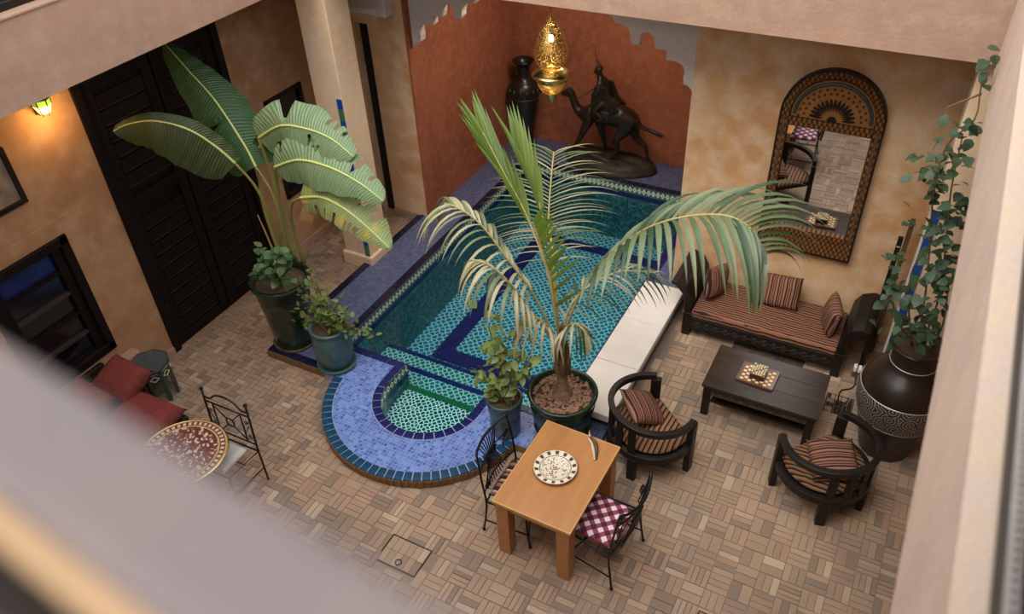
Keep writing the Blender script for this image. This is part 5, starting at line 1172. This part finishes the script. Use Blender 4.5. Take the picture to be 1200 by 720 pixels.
frond([base, at(668, 360, y=5.5), at(695, 332, y=5.7), at(730, 318, y=5.85), at(768, 320, y=6.0)], 'palm_grey', 16, .55, .014, 1.5, .8, .15, .2, seed=8, mats=['palm_grey', 'palm_straw', 'palm_dark'])
frond([base, at(640, 380, y=5.25), at(622, 372, y=5.15), at(606, 385, y=5.1)], 'palm_straw', 12, .48, .016, 3.0, .5, .1, .0, seed=9, mats=['palm_straw'])
frond([base, at(664, 385, y=5.3), at(676, 380, y=5.2), at(690, 395, y=5.15)], 'palm_dark', 11, .42, .014, 3.0, .5, .1, .0, seed=10, mats=['palm_dark', 'palm_straw'])

# --- urn with vine
UO = Vector((.575, 6.76, 0)); ur = T('potted_vine', 'climbing vine in a huge dark urn with a silver scrollwork band', 'plant', UO)
O('urn', MB().lathe([(.001, 0), (.25, 0), (.255, .03), (.30, .25), (.365, .50), (.405, .66), (.415, .80), (.40, .90), (.36, 1.0), (.30, 1.08), (.245, 1.13), (.215, 1.18), (.205, 1.24), (.205, 1.32), (.225, 1.36), (.25, 1.375), (.255, 1.40), (.245, 1.415), (.215, 1.40), (.195, 1.32)], 56), 'urn_clay', ur, smooth=True)
O('scroll_band', MB().lathe([(.372, .515), (.409, .66), (.419, .79), (.409, .865)], 56), 'urn_band', ur, smooth=True)
for z_, r_ in ((.515, .370), (.867, .408), (1.20, .214)): O('silver_ring', MB().lathe([(r_, z_ - .006), (r_ + .006, z_), (r_, z_ + .006), (r_ - .006, z_)], 56, closed=True), 'silver', ur, smooth=True)
O('soil', disc(.20, 1.36), 'soil', ur)
vm = leafmesh('vine_leaf', 'vine_leaf', 1, .85, .12, .2, 6, .8); rnd = random.Random(11)
vines = [[(1075, 405, 6.75), (1085, 340, 6.65), (1090, 280, 6.6), (1095, 220, 6.55), (1110, 170, 6.55), (1142, 140, 6.55), (1150, 100, 6.6), (1162, 66, 6.6)],
         [(1080, 405, 6.75), (1100, 350, 6.7), (1108, 290, 6.6), (1115, 220, 6.55), (1128, 160, 6.55)],
         [(1070, 405, 6.75), (1050, 370, 6.65), (1045, 330, 6.55), (1060, 300, 6.55)],
         [(1068, 405, 6.7), (1065, 360, 6.6), (1068, 320, 6.6), (1085, 290, 6.6)],
         [(1090, 410, 6.7), (1105, 380, 6.6), (1112, 330, 6.6)],
         [(1115, 200, 6.55), (1120, 185, 6.5), (1112, 178, 6.5)], [(1150, 110, 6.6), (1130, 118, 6.55), (1110, 126, 6.5)]]
for k, vn in enumerate(vines):
    P = [at(u, v_, y=y_) for u, v_, y_ in vn]; stem(P, (.009, .005), ur, 'stem_brown', 'vine_stem', UO, 5)
cl = [(1085, 180, 14, 6), (1140, 145, 12, 5), (1158, 72, 14, 7), (1140, 98, 10, 3), (1115, 155, 18, 8), (1112, 180, 20, 12), (1095, 205, 18, 12), (1120, 215, 22, 14), (1105, 240, 24, 14), (1125, 255, 16, 12), (1095, 270, 20, 12), (1110, 295, 20, 12), (1052, 306, 12, 7), (1045, 300, 6, 4), (1096, 322, 16, 12), (1105, 335, 22, 14), (1050, 338, 12, 9), (1075, 350, 24, 14), (1040, 352, 8, 4), (1095, 365, 22, 14), (1060, 375, 18, 12), (1080, 385, 20, 12), (1100, 395, 14, 8), (1115, 318, 12, 8)]
for cx_, cy_, sd_, cnt in cl:
    for j in range(int(cnt * 1.22)):
        u, v_ = rnd.gauss(cx_, sd_ * .6), rnd.gauss(cy_, sd_ * .5)
        p = at(u, v_, y=6.5 + rnd.uniform(-.15, .25)) - UO
        put_leaf(vm, ur, p, (rnd.uniform(-1, .6), rnd.uniform(-1, .1), rnd.uniform(-.7, .5)), rnd.uniform(.07, .115))

# ================================================================ LEFT SIDE PIECES
t = T('picture_frame', 'black framed picture high on the left wall', 'picture', (XL, 3.33, 2.99))
O('frame', MB().prism(rect(-.38, .38, -.3, .29), .0, .035, 'x', [rect(-.33, .33, -.25, .24)]), 'wood_black', t, bev=.005)
M['print'] = simple('faded_print', (.18, .13, .10), (.34, .26, .20), 7, .5)
O('print', box(.002, .012, -.33, .33, -.25, .24), 'print', t)
# octagonal side table
t = T('octagonal_stool', 'small octagonal painted side table between the red sofa and the big door', 'side table', (-7.09, 3.955, 0), .2)
def ngon(r, n=8, a0=PI / 8): return [(r * math.cos(a0 + 2 * PI * k / n), r * math.sin(a0 + 2 * PI * k / n)) for k in range(n)]
O('tabletop', MB().prism(ngon(.235), .47, .50, 'z'), 'paint_green', t, bev=.006)
M['top_grey'] = simple('slate_grey_paint', (.045, .055, .07), (.08, .09, .10), 8, .35)
O('top_panel', MB().prism(ngon(.205), .5, .506, 'z'), 'top_grey', t)
pts8 = ngon(.205)
for k in range(8):
    a, b = Vector(pts8[k]), Vector(pts8[(k + 1) % 8]); mid = (a + b) / 2; ang = math.atan2(b.y - a.y, b.x - a.x); L = (b - a).length; m_ = tr(mid.x, mid.y, 0) @ rz(ang)
    O('side_panel', MB().prism([(-L / 2, 0), (-L / 2 + .025, 0), (-L / 2 + .035, .2), (-.04, .30), (0, .33), (.04, .30), (L / 2 - .035, .2), (L / 2 - .025, 0), (L / 2, 0), (L / 2, .47), (-L / 2, .47)], -.008, .008, 'y', (), m_), 'paint_green', t)
    O('fretwork', MB().tube([(-.05, -.012, .38), (0, -.012, .42), (.05, -.012, .38), (0, -.012, .345), (-.05, -.012, .38)], .005, 5, m=m_).tube([(-.055, -.012, .45), (.055, -.012, .45)], .004, 5, m=m_), 'horn_pale', t)
# red sofa
t = T('red_sofa', 'low sofa with dark base under the red cushions', 'sofa', (-6.85, 3.1, 0))
O('base', box(-.62, .62, -.75, .55, .08, .30), 'wood_black', t, bev=.02)
O('back', box(-.63, -.56, -.75, .55, .3, .62), 'wood_black', t, bev=.02)
for sx in (-1, 1):
    for sy in (-.7, .5): O('leg', box(sx * .56 - .03, sx * .56 + .03, sy - .03, sy + .03, 0, .08), 'wood_black', t)
def rc(lab, loc, rot, sx, sy, sz, seed): tag(O('red_cushion', pillow('red_cushion', sx, sy, sz, 'red_fabric', seed, 4), loc=loc, rot=rot), lab, 'cushion', None)
rc('flat red seat cushion nearest the mosaic table', (-6.50, 3.26, .435), (.02, .04, .05), .36, .38, .13, 21)
rc('red cushion leaning in the middle of the sofa, beside the octagonal table', (-6.98, 3.53, .64), (.35, .15, .05), .28, .24, .12, 22)
rc('leftmost red cushion below the low window', (-7.10, 3.05, .62), (.1, .35, .1), .26, .30, .12, 23)
# screen, socket, cables
t = T('folding_screen', 'tall narrow dark wooden screen standing edge-on behind the pillar', 'screen', (.16, 7.9, 0))
O('panel', box(-.02, .03, -.05, .0, 0.01, 1.83), 'wood_black', t, bev=.006)
O('panel', box(.05, .10, .35, .40, 0.01, 1.83), 'horn', t, bev=.006)
O('rail', box(-.01, .08, -.02, .37, .25, .31), 'wood_black', t)
O('metal_tag', box(-.012, .022, -.054, -.05, 1.72, 1.735), 'silver', t)
t = T('socket_box', 'white twin socket plug box on the floor by the daybed arm', 'socket', (.14, 7.70, 0))
O('box', box(-.05, .05, -.03, .05, 0, .10), 'brown_riser', t, bev=.006)
O('plug', box(-.045, -.005, -.05, .02, .10, .18), 'white_plastic', t, bev=.012)
O('plug', box(.005, .045, -.05, .02, .10, .17), 'white_plastic', t, bev=.012)
cbl = O('cable', MB().tube(smoothpath([(.13, 7.66, .08), (.16, 7.56, .012), (.13, 7.46, .012), (.04, 7.38, .012), (.03, 7.26, .012), (.05, 7.15, .012)]), .008, 6), 'iron', smooth=True)
tag(cbl, 'black cable curling from the socket to the floor grate', 'cable')
cbl = O('cable', MB().tube(smoothpath([(.17, 7.66, .06), (.19, 7.45, .008), (.15, 7.25, .008), (.12, 7.14, .008)]), .004, 6), 'frame_grey', smooth=True)
tag(cbl, 'thin grey cable running beside the black one', 'cable')
